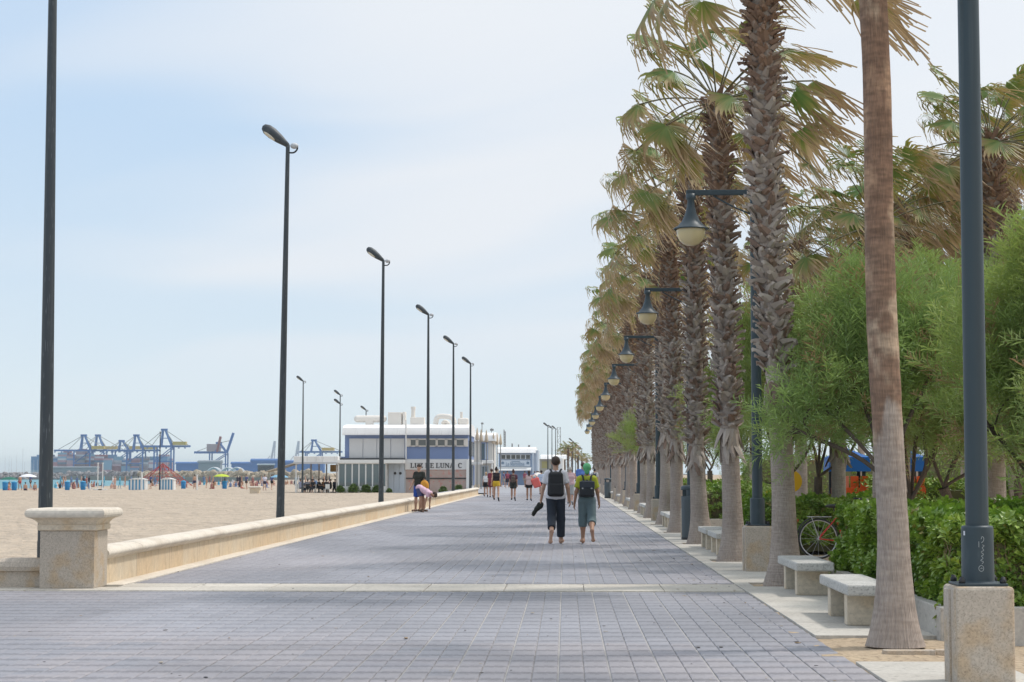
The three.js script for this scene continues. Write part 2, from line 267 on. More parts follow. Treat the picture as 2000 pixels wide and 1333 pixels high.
{ // the sea, level and finely rippled
  const bump = tex(512, (u, v) => fbm(u * 40, v * 40, 171, 3, 40), 1 / 30, false);
  const g = uvm(new THREE.PlaneGeometry(9000, 12000).rotateX(-Math.PI / 2)); g.translate(-4560, -1.5, -5000);
  struct('sea', g, new THREE.MeshPhysicalMaterial({ color: lin(0.07, 0.24, 0.27), roughness: 0.35, bumpMap: bump, bumpScale: 0.3 }));
}

// ---------------------------------------------------------------- low sea wall and its end pillar
{
  const w = thing('sea_wall', 'long low cream stone wall with a rounded coping between promenade and sand', 'wall', [XL - 0.28, 0, 0]);
  const body = [[0, -0.6], [0, 0.335], [-0.30, 0.335], [-0.30, -0.6]];
  const cap = []; for (let i = 0; i <= 14; i++) { const a = -0.25 + (Math.PI + 0.5) * i / 14; cap.push([-0.15 + 0.235 * Math.cos(a), 0.415 + 0.088 * Math.sin(a)]); } cap.push([-0.3, 0.334], [0, 0.334]);
  let z = 24.62, i = 0; const ends = [26.6, 29.8, 33, 36.5, 40, 43.5, 47];
  while (z < 130) {
    const e = i < ends.length ? ends[i] : Math.min(131, z + 3.4), o = hash(i, 4) * 0.006;
    part('wall_block', sweep(body.map(([x, y]) => [x + o, y]), -z - 0.006, -e + 0.006), wallMats[i % 3], w);
    part('coping', sweep(cap.map(([x, y]) => [x + o * 0.6, y + 0.004 * hash(i, 6)]), -z - 0.004, -e + 0.004, 0.7), capMat, w);
    z = e; i++;
  }
  const p = thing('stone_pillar', 'squat moulded stone pillar at the near end of the sea wall', 'pillar', [XL - 0.57, 0, -24.28]);
  part('shaft', squareLathe([[0.002, 0], [0.338, 0], [0.346, 0.008], [0.346, 0.722], [0.338, 0.73], [0.002, 0.73]]), greyStoneMat, p);
  part('moulding', squareLathe([[0.002, 0.731], [0.36, 0.731], [0.375, 0.742], [0.375, 0.80], [0.362, 0.812], [0.372, 0.83], [0.40, 0.862], [0.44, 0.885], [0.47, 0.893], [0.002, 0.893]]), stoneMat, p);
  part('cap_slab', squareLathe([[0.002, 0.894], [0.47, 0.894], [0.492, 0.905], [0.505, 0.93], [0.507, 0.955], [0.498, 0.985], [0.478, 1.004], [0.45, 1.012], [0.002, 1.018]]), capMat, p);
  const s = thing('side_wall', 'short low grey stone wall leaving the pillar toward the sand', 'wall', [XL - 0.57 - 0.352, 0, -24.28]);
  const prof = [[0.16, -0.5], [0.16, 0.2], [0.2, 0.215], [0.215, 0.27], [0.19, 0.33], [0.12, 0.365], [0, 0.375], [-0.12, 0.365], [-0.19, 0.33], [-0.215, 0.27], [-0.2, 0.215], [-0.16, 0.2], [-0.16, -0.5]];
  for (let k = 0; k < 2; k++) { const m = part('wall_block', sweep(prof, -k * 2 - 0.004, -(k + 1) * 2 + 0.004), greyStoneMat, s); m.rotation.y = Math.PI / 2; }
}
// ---------------------------------------------------------------- tall slim lamps on the sand side
function seaLamp(label, d, x, lean, h = 9.45, twin = false) {
  const t = thing('beach_lamp_post', label, 'lamp post', [x, -0.36, -d], 0, 'tall lamps along the sand'); t.rotation.z = lean; h += 0.36;
  const g = lathe([[0.102, -0.3], [0.102, 0.9], [0.097, 0.93], [0.05, h - 0.18], [0.05, h], [0.002, h]], 20); const uv = g.attributes.uv; for (let i = 0; i < uv.count; i++) uv.setXY(i, uv.getX(i), uv.getY(i) * 5);
  part('pole', g, poleMat, t);
  part('service_door', box(-0.05, 0.05, 0.5, 0.85, 0.082, 0.105, 0.006), poleMat, t);
  const heads = twin ? [[h, 1], [h - 0.9, 1]] : [[h, 1]];
  for (const [hy] of heads) {
    const head = part('lamp_head', (() => { // flattened drop-shaped housing, wide end up and out
      const pr = [[0.002, -0.02], [0.055, 0], [0.075, 0.10], [0.11, 0.26], [0.135, 0.46], [0.125, 0.62], [0.075, 0.72], [0.002, 0.75]]; const q = lathe(pr, 20); q.scale(1, 1, 0.62); return q; })(), poleMat, t);
    head.position.set(0, hy - 0.02, 0); head.rotation.set(0, Math.PI / 2 * 0, 0.92); head.scale.set(1.05, 1.05, 1.5);
    const lens = part('lens', (() => { const q = new THREE.SphereGeometry(1, 16, 10); q.scale(0.045, 0.2, 0.085); q.translate(-0.085, 0.47, 0); return q; })(), mat([0.62, 0.56, 0.45], 0.25), head);
    part('rear_cap', (() => { const q = new THREE.SphereGeometry(1, 16, 10); q.scale(0.10, 0.075, 0.085); q.translate(0.16, hy - 0.03, 0); return q; })(), mat([0.5, 0.52, 0.54], 0.5), t);
    part('bracket', tube([[0.03, hy - 0.2, 0], [0.16, hy - 0.19, 0], [0.235, hy - 0.1, 0], [0.225, hy - 0.02, 0]], 0.022, 12, 6), darkMat, t);
  }
  return t;
}
const seaL = [
  ['thick tall dark lamp post behind the stone pillar, its head out of view', 25.2, -6.94, 0.003],
  ['tall dark lamp post with a leaning drop shaped head, second from the pillar', 45.5, -6.86, -0.012],
  ['tall dark lamp post in front of the glazed room of the white restaurant', 70.5, -6.86, -0.005],
  ['tall dark lamp post in front of the lettered restaurant front, left one', 94.6, -6.86, 0],
  ['tall dark lamp post standing before the last letters of the restaurant sign', 116, -6.86, 0],
  ['tall dark lamp post at the right corner of the white restaurant', 137, -6.86, 0],
];
for (const [l, d, x, le] of seaL) seaLamp(l, d, x, le);
seaLamp('lone dark lamp post rising behind the terrace roof', 176, (590 - 1104) / (F / 176), 0, 10.1);
seaLamp('dark lamp post with two levels of heads left of the restaurant roof', 190, (663 - 1104) / (F / 190), 0, 9.4, true);
seaLamp('lamp post whose head peeps over the round roof duct', 215, (714 - 1104) / (F / 215), 0, 8.7);
for (const [x, top, d, l] of [[1070, 833, 262, 'tallest of the three far lamp posts left of the lattice tower'], [1078, 837, 285, 'middle one of the three far lamp posts left of the lattice tower'], [1085, 838, 305, 'far lamp post right beside the lattice tower'], [1118, 862, 330, 'far lamp post beyond the walkers, first right of the brown tree'], [1124, 868, 370, 'far lamp post beyond the walkers, second right of the brown tree'], [1130, 873, 410, 'far lamp post beyond the walkers, third right of the brown tree'], [1136, 877, 450, 'smallest far lamp post beyond the green cap']])
  seaLamp(l, d, (x - 1104) / (F / d), 0, 1.45 + (926 - top) / (F / d));

// ---------------------------------------------------------------- promenade lamps on stone blocks
const lampGlass = new THREE.MeshPhysicalMaterial({ color: lin(0.62, 0.52, 0.30), roughness: 0.25, clearcoat: 0.5 });
function promLamp() {
  const t = thing('promenade_lamp', '', 'street lamp', [0, 0, 0], 0, 'lamps on stone blocks along the palms');
  const b = part('stone_block', (() => { const g = new RoundedBoxGeometry(0.41, 0.69, 0.41, 3, 0.03); g.translate(0, 0.335, 0); return uvm(g); })(), greyStoneMat, t);
  part('side_rib', box(-0.222, -0.2, 0.01, 0.655, -0.09, 0.07, 0.008), greyStoneMat, b);
  part('base_plate', box(-0.17, 0.17, 0.681, 0.70, -0.17, 0.17, 0.006), lampMat, t);
  for (const [x, z] of [[-1, -1], [1, -1], [-1, 1], [1, 1]]) part('bolt', lathe([[0.002, 0.70], [0.022, 0.70], [0.024, 0.725], [0.015, 0.727], [0.015, 0.742], [0.002, 0.746]], 10), darkMat, t).position.set(x * 0.14, 0, z * 0.14);
  part('sleeve', lathe([[0.125, 0.70], [0.112, 0.715], [0.110, 1.075], [0.104, 1.09], [0.08, 1.093]], 28), lampMat, t);
  part('pole', lathe([[0.079, 1.08], [0.076, 3.2], [0.073, 5.75], [0.06, 5.8], [0.002, 5.81]], 24), lampMat, t);
  part('arm', [box(-1.03, 0, 5.64, 5.72, -0.035, 0.035, 0.008), tube([[-0.06, 5.35, 0], [-0.35, 5.48, 0], [-0.62, 5.63, 0]], 0.014, 10, 6)], lampMat, t);
  part('collar', lathe([[0.09, 5.6], [0.095, 5.62], [0.095, 5.74], [0.09, 5.76]], 20), lampMat, t);
  const s = part('lamp_shade', lathe([[0.002, 5.66], [0.075, 5.66], [0.075, 5.58], [0.05, 5.565], [0.058, 5.48], [0.085, 5.36], [0.135, 5.25], [0.20, 5.175], [0.262, 5.14], [0.268, 5.122], [0.25, 5.118], [0.19, 5.16], [0.12, 5.24]], 32), lampMat, t); s.position.x = -0.96;
  const g = part('glass_bowl', lathe([[0.215, 5.125], [0.218, 5.09], [0.205, 5.02], [0.175, 4.955], [0.12, 4.90], [0.06, 4.878], [0.002, 4.872]], 28), lampGlass, t); g.position.x = -0.96;
  return t;
}
const lamp0 = promLamp(); lamp0.position.set(2.86, 0, -13.3); lamp0.userData.label = 'nearest promenade lamp post on a weathered stone block, with white scrawl on it';
{ // white scrawl on the near lamp's sleeve
  const ink = mat([0.42, 0.45, 0.45], 0.8), R = 0.1115, on = (u, y) => V(Math.sin(u / R) * R, y, Math.cos(u / R) * R);
  const strokes = [Array.from({ length: 13 }, (_, i) => on(0.0 + 0.017 * Math.cos(i / 12 * 6.4), 0.80 + 0.020 * Math.sin(i / 12 * 6.4))), [[-0.006, 0.797], [0.004, 0.804], [0.006, 0.797]].map(p => on(...p)),
    [[0.004, 0.83], [0.016, 0.845], [-0.004, 0.855], [0.014, 0.87], [0.002, 0.885], [0.018, 0.895], [0.0, 0.91]].map(p => on(...p)), [[0.0, 0.915], [0.02, 0.925], [0.008, 0.94], [0.022, 0.955], [0.01, 0.962]].map(p => on(...p)),
    [[0.004, 0.975], [0.018, 0.99], [0.02, 1.01], [0.008, 1.018], [0.002, 1.0]].map(p => on(...p)), [[-0.014, 0.945], [-0.014, 0.985]].map(p => on(...p))];
  for (const s of strokes) part('scrawl', tube(s, 0.0018, 24, 4), ink, lamp0);
  part('sticker', (() => { const g = new THREE.PlaneGeometry(0.018, 0.03); g.translate(0, 0, R + 0.0012); g.rotateY(-1.1); g.translate(0, 1.04, 0); return g; })(), mat([0.6, 0.62, 0.64], 0.6), lamp0);
}
const lampWhere = ['second promenade lamp, its pole hidden behind the shaggy palm beside the paired benches', 'third promenade lamp, its pole rising behind the dark litter bin', 'fourth promenade lamp, whole pole visible on a pale stone block'];
for (let k = 1; k < 11; k++) dup(lamp0, [2.86, 0, -13.3 - 15.1 * k], 0, lampWhere[k - 1] || `promenade lamp ${['', '', '', '', 'fifth', 'sixth', 'seventh', 'eighth', 'ninth', 'tenth', 'eleventh'][k]} along the palm row, counted from the near one`);
scene.children.filter(o => /^promenade_lamp_/.test(o.name)).forEach(o => o.children.filter(c => c.name === 'scrawl' || c.name === 'sticker').forEach(c => o.remove(c)));

// ---------------------------------------------------------------- stone benches
function bench() {
  const t = thing('stone_bench', '', 'bench', [0, 0, 0], 0, 'stone benches between the palms');
  part('seat_slab', uvm(new RoundedBoxGeometry(0.45, 0.105, 1.95, 3, 0.022).translate(0, 0.345, 0)), benchMat, t);
  for (const z of [-0.52, 0.62]) part('leg', box(-0.19, 0.19, 0, 0.291, z - 0.09, z + 0.09, 0.012), stoneMat, t);
  return t;
}
const b0 = bench(); b0.position.set(2.86, 0.014, -18.9); b0.userData.label = 'nearest pale stone bench, its end hidden by the smooth palm trunk';
const bWhere = ['pale stone bench beside the red bicycle, second from the camera', 'third stone bench, half hidden by the shaggy palm trunk', 'fourth stone bench, right behind the half hidden one'];
[[2.93, 23.4], [2.86, 34.4], [2.86, 36.9], [2.86, 49.3], [2.86, 51.9], [2.86, 64.6], [2.86, 67.1], [2.86, 79.8], [2.86, 82.3], [2.86, 95], [2.86, 97.4], [2.86, 110], [2.86, 112.4], [2.86, 125]].forEach(([x, d], i) =>
  dup(b0, [x, 0.014, -d], 0, bWhere[i] || `stone bench ${['', '', '', 'fifth', 'sixth', 'seventh', 'eighth', 'ninth', 'tenth', 'eleventh', 'twelfth', 'thirteenth', 'fourteenth', 'fifteenth', 'sixteenth'][i]} along the palm row, counted from the near end`));

// ---------------------------------------------------------------- litter bins
const binMat = mat([0.075, 0.095, 0.105], 0.6);
function bin(label, x, d) {
  const t = thing('litter_bin', label, 'litter bin', [x, 0.014, -d], 0, 'dark litter bins by the palms');
  part('drum', lathe([[0.002, 0], [0.165, 0], [0.17, 0.02], [0.178, 0.95], [0.002, 0.95]], 28), binMat, t);
  t.scale.set(1.14, 1, 1.14); part('base_ring', lathe([[0.172, 0.0], [0.181, 0.005], [0.182, 0.05], [0.174, 0.055]], 28), darkMat, t);
  part('hood', [lathe([[0.18, 1.08], [0.186, 1.085], [0.186, 1.14], [0.16, 1.175], [0.08, 1.19], [0.002, 1.192]], 28), ...[0.6, 2.2, 3.8, 5.4].map(a => box(Math.sin(a) * 0.17 - 0.03, Math.sin(a) * 0.17 + 0.03, 0.94, 1.09, Math.cos(a) * 0.17 - 0.008, Math.cos(a) * 0.17 + 0.008))], lampMat, t);
  part('door', new THREE.CylinderGeometry(0.184, 0.18, 0.72, 14, 1, true, -0.75, 1.3).translate(0, 0.5, 0), binMat, t);
}
bin('dark green round litter bin at the paving edge, nearest one', 2.74, 41.7);
bin('small far litter bin at the paving edge beside the last walker', 2.5, 112);

// ---------------------------------------------------------------- palms
const barkTex = tex(1024, (u, v) => { const ver = N2(u, v, 220, 30, 201), hor = N2(u, v, 12, 150, 205), st = N(u, v, 6, 208); return mul(mix3([0.43, 0.365, 0.315], [0.33, 0.27, 0.23], st), 0.52 + 0.5 * ver + 0.42 * hor); });
const barkBump = tex(512, (u, v) => 0.55 * N2(u, v, 200, 24, 201) + 0.45 * N2(u, v, 10, 130, 205), 1, false);
const greyBark = new THREE.MeshStandardMaterial({ map: barkTex, bumpMap: barkBump, bumpScale: 0.022, roughness: 0.95 });
// the nearest trunk: grey fibrous foot, then peeled brown bark in blotches; v runs once over 7 m
const nearTex = tex(1024, (u, v) => { const hgt = v * 7, ver = N2(u, v, 180, 160, 221), hor = N2(u, v, 9, 300, 225, 2), n = N2(u, v, 4, 14, 228, 5), b = sstep(-0.12, 0.12, hgt - 1.78 + 0.9 * (n - 0.5)), pt = sstep(0.40, 0.60, N2(u, v, 4, 22, 231, 5)), red = sstep(0.4, 0.65, N2(u, v, 3, 9, 235, 4)); const grey = mul(mix3([0.43, 0.365, 0.315], [0.33, 0.27, 0.23], n), 0.50 + 0.55 * ver + 0.40 * hor), brown = mul(mix3(mix3([0.44, 0.33, 0.235], [0.40, 0.255, 0.165], red), [0.215, 0.13, 0.088], pt * 0.85), 0.34 + 0.6 * ver + 0.72 * hor); return mix3(grey, brown, b); });
const nearBark = new THREE.MeshStandardMaterial({ map: nearTex, bumpMap: barkBump, bumpScale: 0.02, roughness: 0.95 });
const bootMats = [[0.33, 0.275, 0.235], [0.38, 0.325, 0.28], [0.225, 0.155, 0.118], [0.43, 0.375, 0.325], [0.275, 0.185, 0.135]].map(c => mat(c, 0.95));
const bootCol = [[0.33, 0.275, 0.235], [0.38, 0.325, 0.28], [0.225, 0.155, 0.118], [0.43, 0.375, 0.325], [0.275, 0.185, 0.135]];
const vcMat = (rough = 0.85) => new THREE.MeshStandardMaterial({ vertexColors: true, roughness: rough, side: THREE.DoubleSide });
const frondMat = new THREE.MeshPhysicalMaterial({ vertexColors: true, roughness: 0.75, side: THREE.DoubleSide, transmission: 0.4, thickness: 0 });
const bootMat = vcMat(0.95);

// smooth trunk between heights y0 and y1, radius by fn, gentle lean and unevenness
function trunkGeo(y0, y1, rad, seed, bend, rings = 40, seg = 22, uvS = 0.8) {
  const pos = [], uv = [], idx = [];
  for (let j = 0; j <= rings; j++) { const y = mix(y0, y1, j / rings), r = rad(y), c = bend(y);
    for (let i = 0; i <= seg; i++) { const a = i / seg * Math.PI * 2, w = 1 + 0.05 * (vnoise(Math.cos(a) * 1.5 + 9, y * 1.3 + Math.sin(a), seed) - 0.5) + 0.022 * (vnoise(0.5, y * 19, seed + 4) - 0.5) + 0.035 * (vnoise(a * 4 + 3 * (i === seg ? 0 : 0), y * 6, seed + 2) - 0.5) * (i === 0 || i === seg ? 0 : 1); pos.push(c[0] + Math.cos(a) * r * w, y, c[1] + Math.sin(a) * r * w); uv.push(i / seg, y * uvS); } }
  for (let j = 0; j < rings; j++) for (let i = 0; i < seg; i++) { const k = j * (seg + 1) + i; idx.push(k, k + seg + 1, k + 1, k + 1, k + seg + 1, k + seg + 2); }
  const g = new THREE.BufferGeometry(); g.setAttribute('position', new THREE.Float32BufferAttribute(pos, 3)); g.setAttribute('uv', new THREE.Float32BufferAttribute(uv, 2)); g.setIndex(idx); g.computeVertexNormals(); return g;
}
// dead leaf base: a split, curling wedge; len along +y, root at the origin, outward is +z
function bootGeo(v, w = 0.115, len = 0.17, out = 0.095) {
  const rows = [[0, 1, 0.03, 0], [0.35, 0.86, 0.026, 0.30], [0.7, 0.6, 0.022, 0.66], [1, 0.34, 0.014, 1]], pos = [], idx = [];
  for (const [t, ww, th, o] of rows) { const z = o * out + (v === 1 ? 0.02 * t : 0), y = t * len, x = (v - 1) * 0.045 * t * t; for (const [a, b] of [[-1, 0], [0, 1], [1, 0], [0, -0.6]]) pos.push(x + a * w / 2 * ww, y + (a === 0 && t === 1 ? -0.05 : 0), z + b * th); }
  for (let r = 0; r < 3; r++) for (let k = 0; k < 4; k++) { const a = r * 4 + k, b = r * 4 + (k + 1) % 4; idx.push(a, b, a + 4, b, b + 4, a + 4); }
  idx.push(12, 13, 14, 12, 14, 15);
  const g = new THREE.BufferGeometry(); g.setAttribute('position', new THREE.Float32BufferAttribute(pos, 3)); g.setIndex(idx); const q = g.toNonIndexed(); q.computeVertexNormals(); return q;
}
const bootGeos = [0, 1, 2].map(v => bootGeo(v)), tongueGeos = [0, 1, 2].map(v => bootGeo(v, 0.12, 0.34, 0.07));
function bootList(y0, y1, rad, bend, seed) {
  const L = [], R = rngOf(seed); let row = 0;
  for (let y = y0; y < y1; y += 0.08, row++) { const n = 10; for (let i = 0; i < n; i++) {
    const a = (i + (row % 2) * 0.5) / n * Math.PI * 2 + (R() - 0.5) * 0.25, r = rad(y), c = bend(y), low = y < y0 + 0.32;
    const tilt = low ? 2.35 + R() * 0.75 : (R() - 0.35) * 0.75 + 0.15, roll = (R() - 0.5) * (low ? 0.7 : 1.7), s = 0.65 + R() * 0.65;
    const m = new THREE.Matrix4().compose(V(c[0] + Math.sin(a) * r * 0.96, y + (R() - 0.5) * 0.06, c[1] + Math.cos(a) * r * 0.96), new THREE.Quaternion().setFromEuler(new THREE.Euler(0, a, 0)).multiply(new THREE.Quaternion().setFromEuler(new THREE.Euler(tilt, 0, roll, 'XZY'))), V(s, s * (low ? 0.9 : 0.85), s));
    L.push({ m, v: Math.floor(R() * 3), low, tone: R() < sstep(y0 + 1.8, y1 - 0.8, y) * 0.85 ? (R() < 0.5 ? 2 : 4) : Math.floor(R() * 4), brown: sstep(y1 - 2.6, y1 - 1.2, y), y, a });
  } } return L;
}
function tint(g, c) { const q = g.clone(), n = q.attributes.position.count, a = new Float32Array(n * 3); for (let i = 0; i < n; i++) a.set(c, 3 * i); q.setAttribute('color', new THREE.BufferAttribute(a, 3)); return q; }
const WIND = V(0.85, 0, 0.2);
// one fan leaf: petiole, pleated blade, and torn drooping tips carried by the wind
function frondGeo(az, el, R, dry) {
  const L = (1.15 + R() * 0.75) * (1.05 - 0.2 * dry), d0 = V(Math.cos(el) * Math.cos(az), Math.sin(el), Math.cos(el) * Math.sin(az)), P = t => d0.clone().multiplyScalar(L * t + 0.08).add(V(0, -(0.22 + 0.28 * dry) * t * t, 0)).addScaledVector(WIND, 0.02 * t * t);
  const pts = [0, 0.25, 0.5, 0.75, 1].map(P), out = [], gr = [0.16, 0.15, 0.055];
  const pet = new THREE.TubeGeometry(new THREE.CatmullRomCurve3(pts), 6, 0.014, 4); out.push(tint(pet.toNonIndexed(), dry > 0.75 ? [0.26, 0.18, 0.10] : gr));
  const hub = pts[4], e = P(1).sub(P(0.86)).normalize().add(V(0, -0.35 - 0.5 * dry + 0.3 * (R() - 0.5), 0)).normalize(), s = V().crossVectors(e, V(0, 1, 0)).normalize().applyAxisAngle(e, (R() - 0.5) * 1.3), n = V().crossVectors(s, e);
  const ns = 28, A = 1.95 - 0.35 * dry, R0 = 0.66 + R() * 0.22, pos = [], col = [], idx = [], rows = [0.04, 0.3, 0.55, 0.7, 0.86, 1.0];
  const green = mix3([0.11, 0.22, 0.045], [0.19, 0.25, 0.05], R()), yel = mix3([0.30, 0.28, 0.07], [0.42, 0.29, 0.06], R()), tan = mix3([0.52, 0.39, 0.22], [0.36, 0.24, 0.13], R());
  for (let i = 0; i < ns; i++) {
    const ph = -A + (i + 0.5) / ns * 2 * A, dph = A / ns, len = R0 * (1 - 0.22 * (ph / A) ** 2) * (0.72 + 0.5 * R()), drp = (0.45 + R() * 0.8) * (0.7 + 0.5 * dry), snap = R() < 0.16 ? 0.5 : 0, wnd = 0.6 + R() * 0.9, b0 = pos.length / 3, tw = (R() - 0.5) * 0.8, dd = clamp(dry + (R() - 0.5) * 0.35);
    rows.forEach((r, j) => {
      const w = r <= 0.55 ? dph * 1.02 * r * len : dph * 0.55 * len * mix(0.7, 0.05, (r - 0.55) / 0.45), q = Math.max(0, r - 0.46), fold = 0.012 * Math.min(1, r * 2.5);
      const dir = e.clone().multiplyScalar(Math.cos(ph)).addScaledVector(s, Math.sin(ph)), tg = e.clone().multiplyScalar(-Math.sin(ph)).addScaledVector(s, Math.cos(ph)).addScaledVector(n, r > 0.5 ? tw * (r - 0.5) : 0);
      const cup = n.clone().multiplyScalar(-0.10 * Math.abs(Math.sin(ph)) * r), c = hub.clone().addScaledVector(dir, r * len * (1 - 0.35 * q * drp)).add(cup).add(V(0, -(drp * 1.05 * q * q + snap * Math.max(0, r - 0.55)) , 0)).addScaledVector(WIND, wnd * 1.1 * q * q);
      for (const sg of [-1, 1]) { const p = c.clone().addScaledVector(tg, sg * w).addScaledVector(n, sg * fold); pos.push(p.x, p.y, p.z);
        const k = clamp(sstep(0.44, 0.82, r + (dd - 0.45) * 1.0)), k2 = clamp(sstep(0.22, 0.55, r + (dd - 0.45) * 0.9)) * 0.85; const cc = mix3(mix3(green, yel, k2), mul(tan, 0.8 + 0.4 * hash(i, 7, 3)), k); col.push(...cc); }
      if (j) { const k = b0 + j * 2; idx.push(k - 2, k - 1, k, k - 1, k + 1, k); }
    });
  }
  const g = new THREE.BufferGeometry(); g.setAttribute('position', new THREE.Float32BufferAttribute(pos, 3)); g.setAttribute('color', new THREE.Float32BufferAttribute(col, 3)); g.setIndex(idx); g.computeVertexNormals(); out.push(g); return merge(out);
}
function crownFronds(seed, n, lo = -0.32) { const R = rngOf(seed), L = []; for (let i = 0; i < n; i++) { const t = i / (n - 1), el = mix(1.25, lo, Math.pow(t, 0.95)) + (R() - 0.5) * 0.4, az = i * 2.39996 + (R() - 0.5) * 0.5; L.push(frondGeo(az, el, R, R() < 0.1 && el < 0.4 ? 0.9 : clamp(0.18 + sstep(1.2, -0.6, el) * 0.46 + (R() - 0.5) * 0.4))); } return L; }
const crowns = [crownFronds(301, 30), crownFronds(317, 31), crownFronds(333, 28), crownFronds(349, 17, 0.15)];
const crownMerged = crowns.map(c => merge(c));
const straight = () => [0, 0];
const palmRad = (y, h, r) => r * (0.80 + 0.80 * Math.exp(-Math.max(0, y) / 0.36)) * (1 - 0.09 * sstep(2, h, y));
function palmTree(label, p, o) {
  const { h = 8, r = 0.2, seed = 1, crown = 0, bootY = 2.2, detail = false, loose = true, smooth = false, group = 'palms in the row beside the benches', turn = 0, bend = straight, cs = 1 } = o;
  const t = thing('palm_tree', label, 'palm tree', p, 0, group), rad = y => palmRad(y, h, r);
  if (smooth) part('trunk', trunkGeo(0, h, y => rad(y) * (1 + 0.05 * sstep(1.7, 2.4, y) * (1 - sstep(3, 3.8, y))), seed, bend, 220, 36, 1 / 7), nearBark, t); else part('trunk', trunkGeo(-0.12, h, rad, seed, bend, 60, 24), greyBark, t);
  if (!smooth) {
    const bl = bootList(bootY, h + 0.1, rad, bend, seed + 77); const own = detail ? new Set(bl.filter(b => Math.cos(b.a) > -0.35).slice(0, 300)) : new Set();
    const rest = [];
    for (const b of bl) { const g = (b.low ? tongueGeos : bootGeos)[b.v]; if (own.has(b)) { const m = part('leaf_base', g, bootMats[b.tone], t); m.applyMatrix4(b.m); } else rest.push(tint(g, mix3(bootCol[b.tone], [0.25, 0.155, 0.105], b.brown * 0.6)).applyMatrix4(b.m)); }
    const m = part('leaf_bases', rest, bootMat, t); m.userData.kind = 'stuff';
  }
  const c = bend(h);
  if (loose) for (const g of crowns[crown]) { const m = part('frond', g, frondMat, t); m.position.set(c[0], h, c[1]); m.rotation.y = turn; m.scale.setScalar(cs); }
  else { const m = part('crown', crownMerged[crown], frondMat, t); m.position.set(c[0], h, c[1]); m.rotation.y = turn; m.scale.setScalar(cs); }
  return t;
}
palmTree('smooth peeled brown palm trunk nearest the camera beside the scrawled lamp post', [2.78, 0, -16.2], { h: 6.9, r: 0.158, seed: 11, crown: 3, smooth: true, bend: y => [-0.022 * y + 0.014 * Math.sin(y * 1.6), 0] });
palmTree('large shaggy palm, grey leaf stubs down to a fringe, beside the red bicycle', [2.86, 0, -24.9], { h: 8.6, r: 0.185, seed: 12, crown: 1, bootY: 2.5, detail: true, bend: y => [-0.035 * y + 0.03 * Math.sin(y), 0] });
palmTree('shaggy palm with a fringe of pale tongues, behind the third bench', [2.80, 0, -31.7], { h: 7.7, r: 0.19, seed: 13, crown: 0, bootY: 1.95, detail: true, bend: y => [-0.03 * y, 0] });
const pNames = ['shaggy palm right beside the dark litter bin', 'shaggy palm just behind the dark litter bin', 'shaggy palm behind the fifth bench', 'shaggy palm behind the fourth promenade lamp'];
const protoP = [];
for (let i = 3; i < pitZ.length; i++) {
  const d = pitZ[i], x = 2.84 + 0.1 * (hash(i, 5) - 0.5), label = pNames[i - 3] || `shaggy palm, ${['eighth', 'ninth', 'tenth', 'eleventh', 'twelfth', 'thirteenth', 'fourteenth', 'fifteenth', 'sixteenth', 'seventeenth', 'eighteenth', 'nineteenth', 'twentieth', 'twenty-first', 'twenty-second', 'twenty-third'][i - 7]} of the row along the benches from the near end`;
  if (i < 6) protoP.push(palmTree(label, [x, 0, -d], { h: 7.6 + 0.3 * hash(i, 2), r: 0.165 + 0.035 * hash(i, 31), seed: 20 + i, bend: (k => y => [k * y + 0.03 * Math.sin(y * 0.9 + i), 0])(-0.035 * hash(i, 33)), crown: i % 3, bootY: 1.7 + 0.7 * hash(i, 3), turn: (hash(i, 9) - 0.5) * 0.8 }));
  else if (i < 9) protoP.push(palmTree(label, [x, 0, -d], { h: 7.5 + 0.5 * hash(i, 2), r: 0.165 + 0.035 * hash(i, 31), seed: 20 + i, bend: (k => y => [k * y + 0.03 * Math.sin(y * 0.9 + i), 0])(-0.035 * hash(i, 33)), crown: i % 3, bootY: 1.6 + 0.9 * hash(i, 3), loose: false, turn: (hash(i, 9) - 0.5) * 0.8 }));
  else { const q = dup(protoP[3 + (i % 3)], [x, 0, -d], (hash(i, 9) - 0.5) * 0.8, label); q.scale.y = 0.94 + 0.1 * hash(i, 21); }
}
// palms further into the park: pixel-free plan positions
const back = [[5.05, 30.5, 5.5, 1, 'park palm with a green fan crown just right of the smooth trunk, behind feathery trees'], [7.0, 31, 6.9, 0, 'tall park palm behind the nearest lamp pole'], [5.32, 43, 6.7, 2, 'park palm left of the smooth trunk with a low tan crown'], [8.2, 45, 7.5, 0, 'park palm with trunk foot showing beyond the parked handlebars'],
  [10.9, 52, 8.6, 1, 'tall park palm at the right edge with tan fronds'], [8.9, 62, 7.0, 2, 'park palm behind the blue play tower'], [6.2, 55, 6.2, 1, 'park palm between the shaggy palm and the play tower'], [13.2, 58, 6.2, 0, 'low park palm at the far right edge'], [7.3, 74, 7.2, 0, 'far park palm left of the play tower'], [11.8, 76, 7.4, 2, 'far park palm beyond the bicycles'], [6.0, 84, 7.4, 1, 'far park palm seen between row palms'], [9.6, 96, 7.6, 2, 'farthest park palm beyond the hedge'], [6.3, 104, 7.2, 0, 'far thin park palm behind the fourth lamp'], [5.3, 37, 4.6, 0, 'short park palm with a ragged tan crown above the feathery trees'], [6.1, 34.5, 6.3, 0, 'park palm whose crown peeps right of the smooth trunk, above the nearest lamp collar'], [9.4, 40, 8.4, 2, 'tall park palm at the upper right picture corner'], [6.9, 48, 6.9, 1, 'park palm crown midway between shaggy palm and smooth trunk'], [8.0, 36, 7.4, 1, 'park palm crown just right of the nearest lamp pole']];
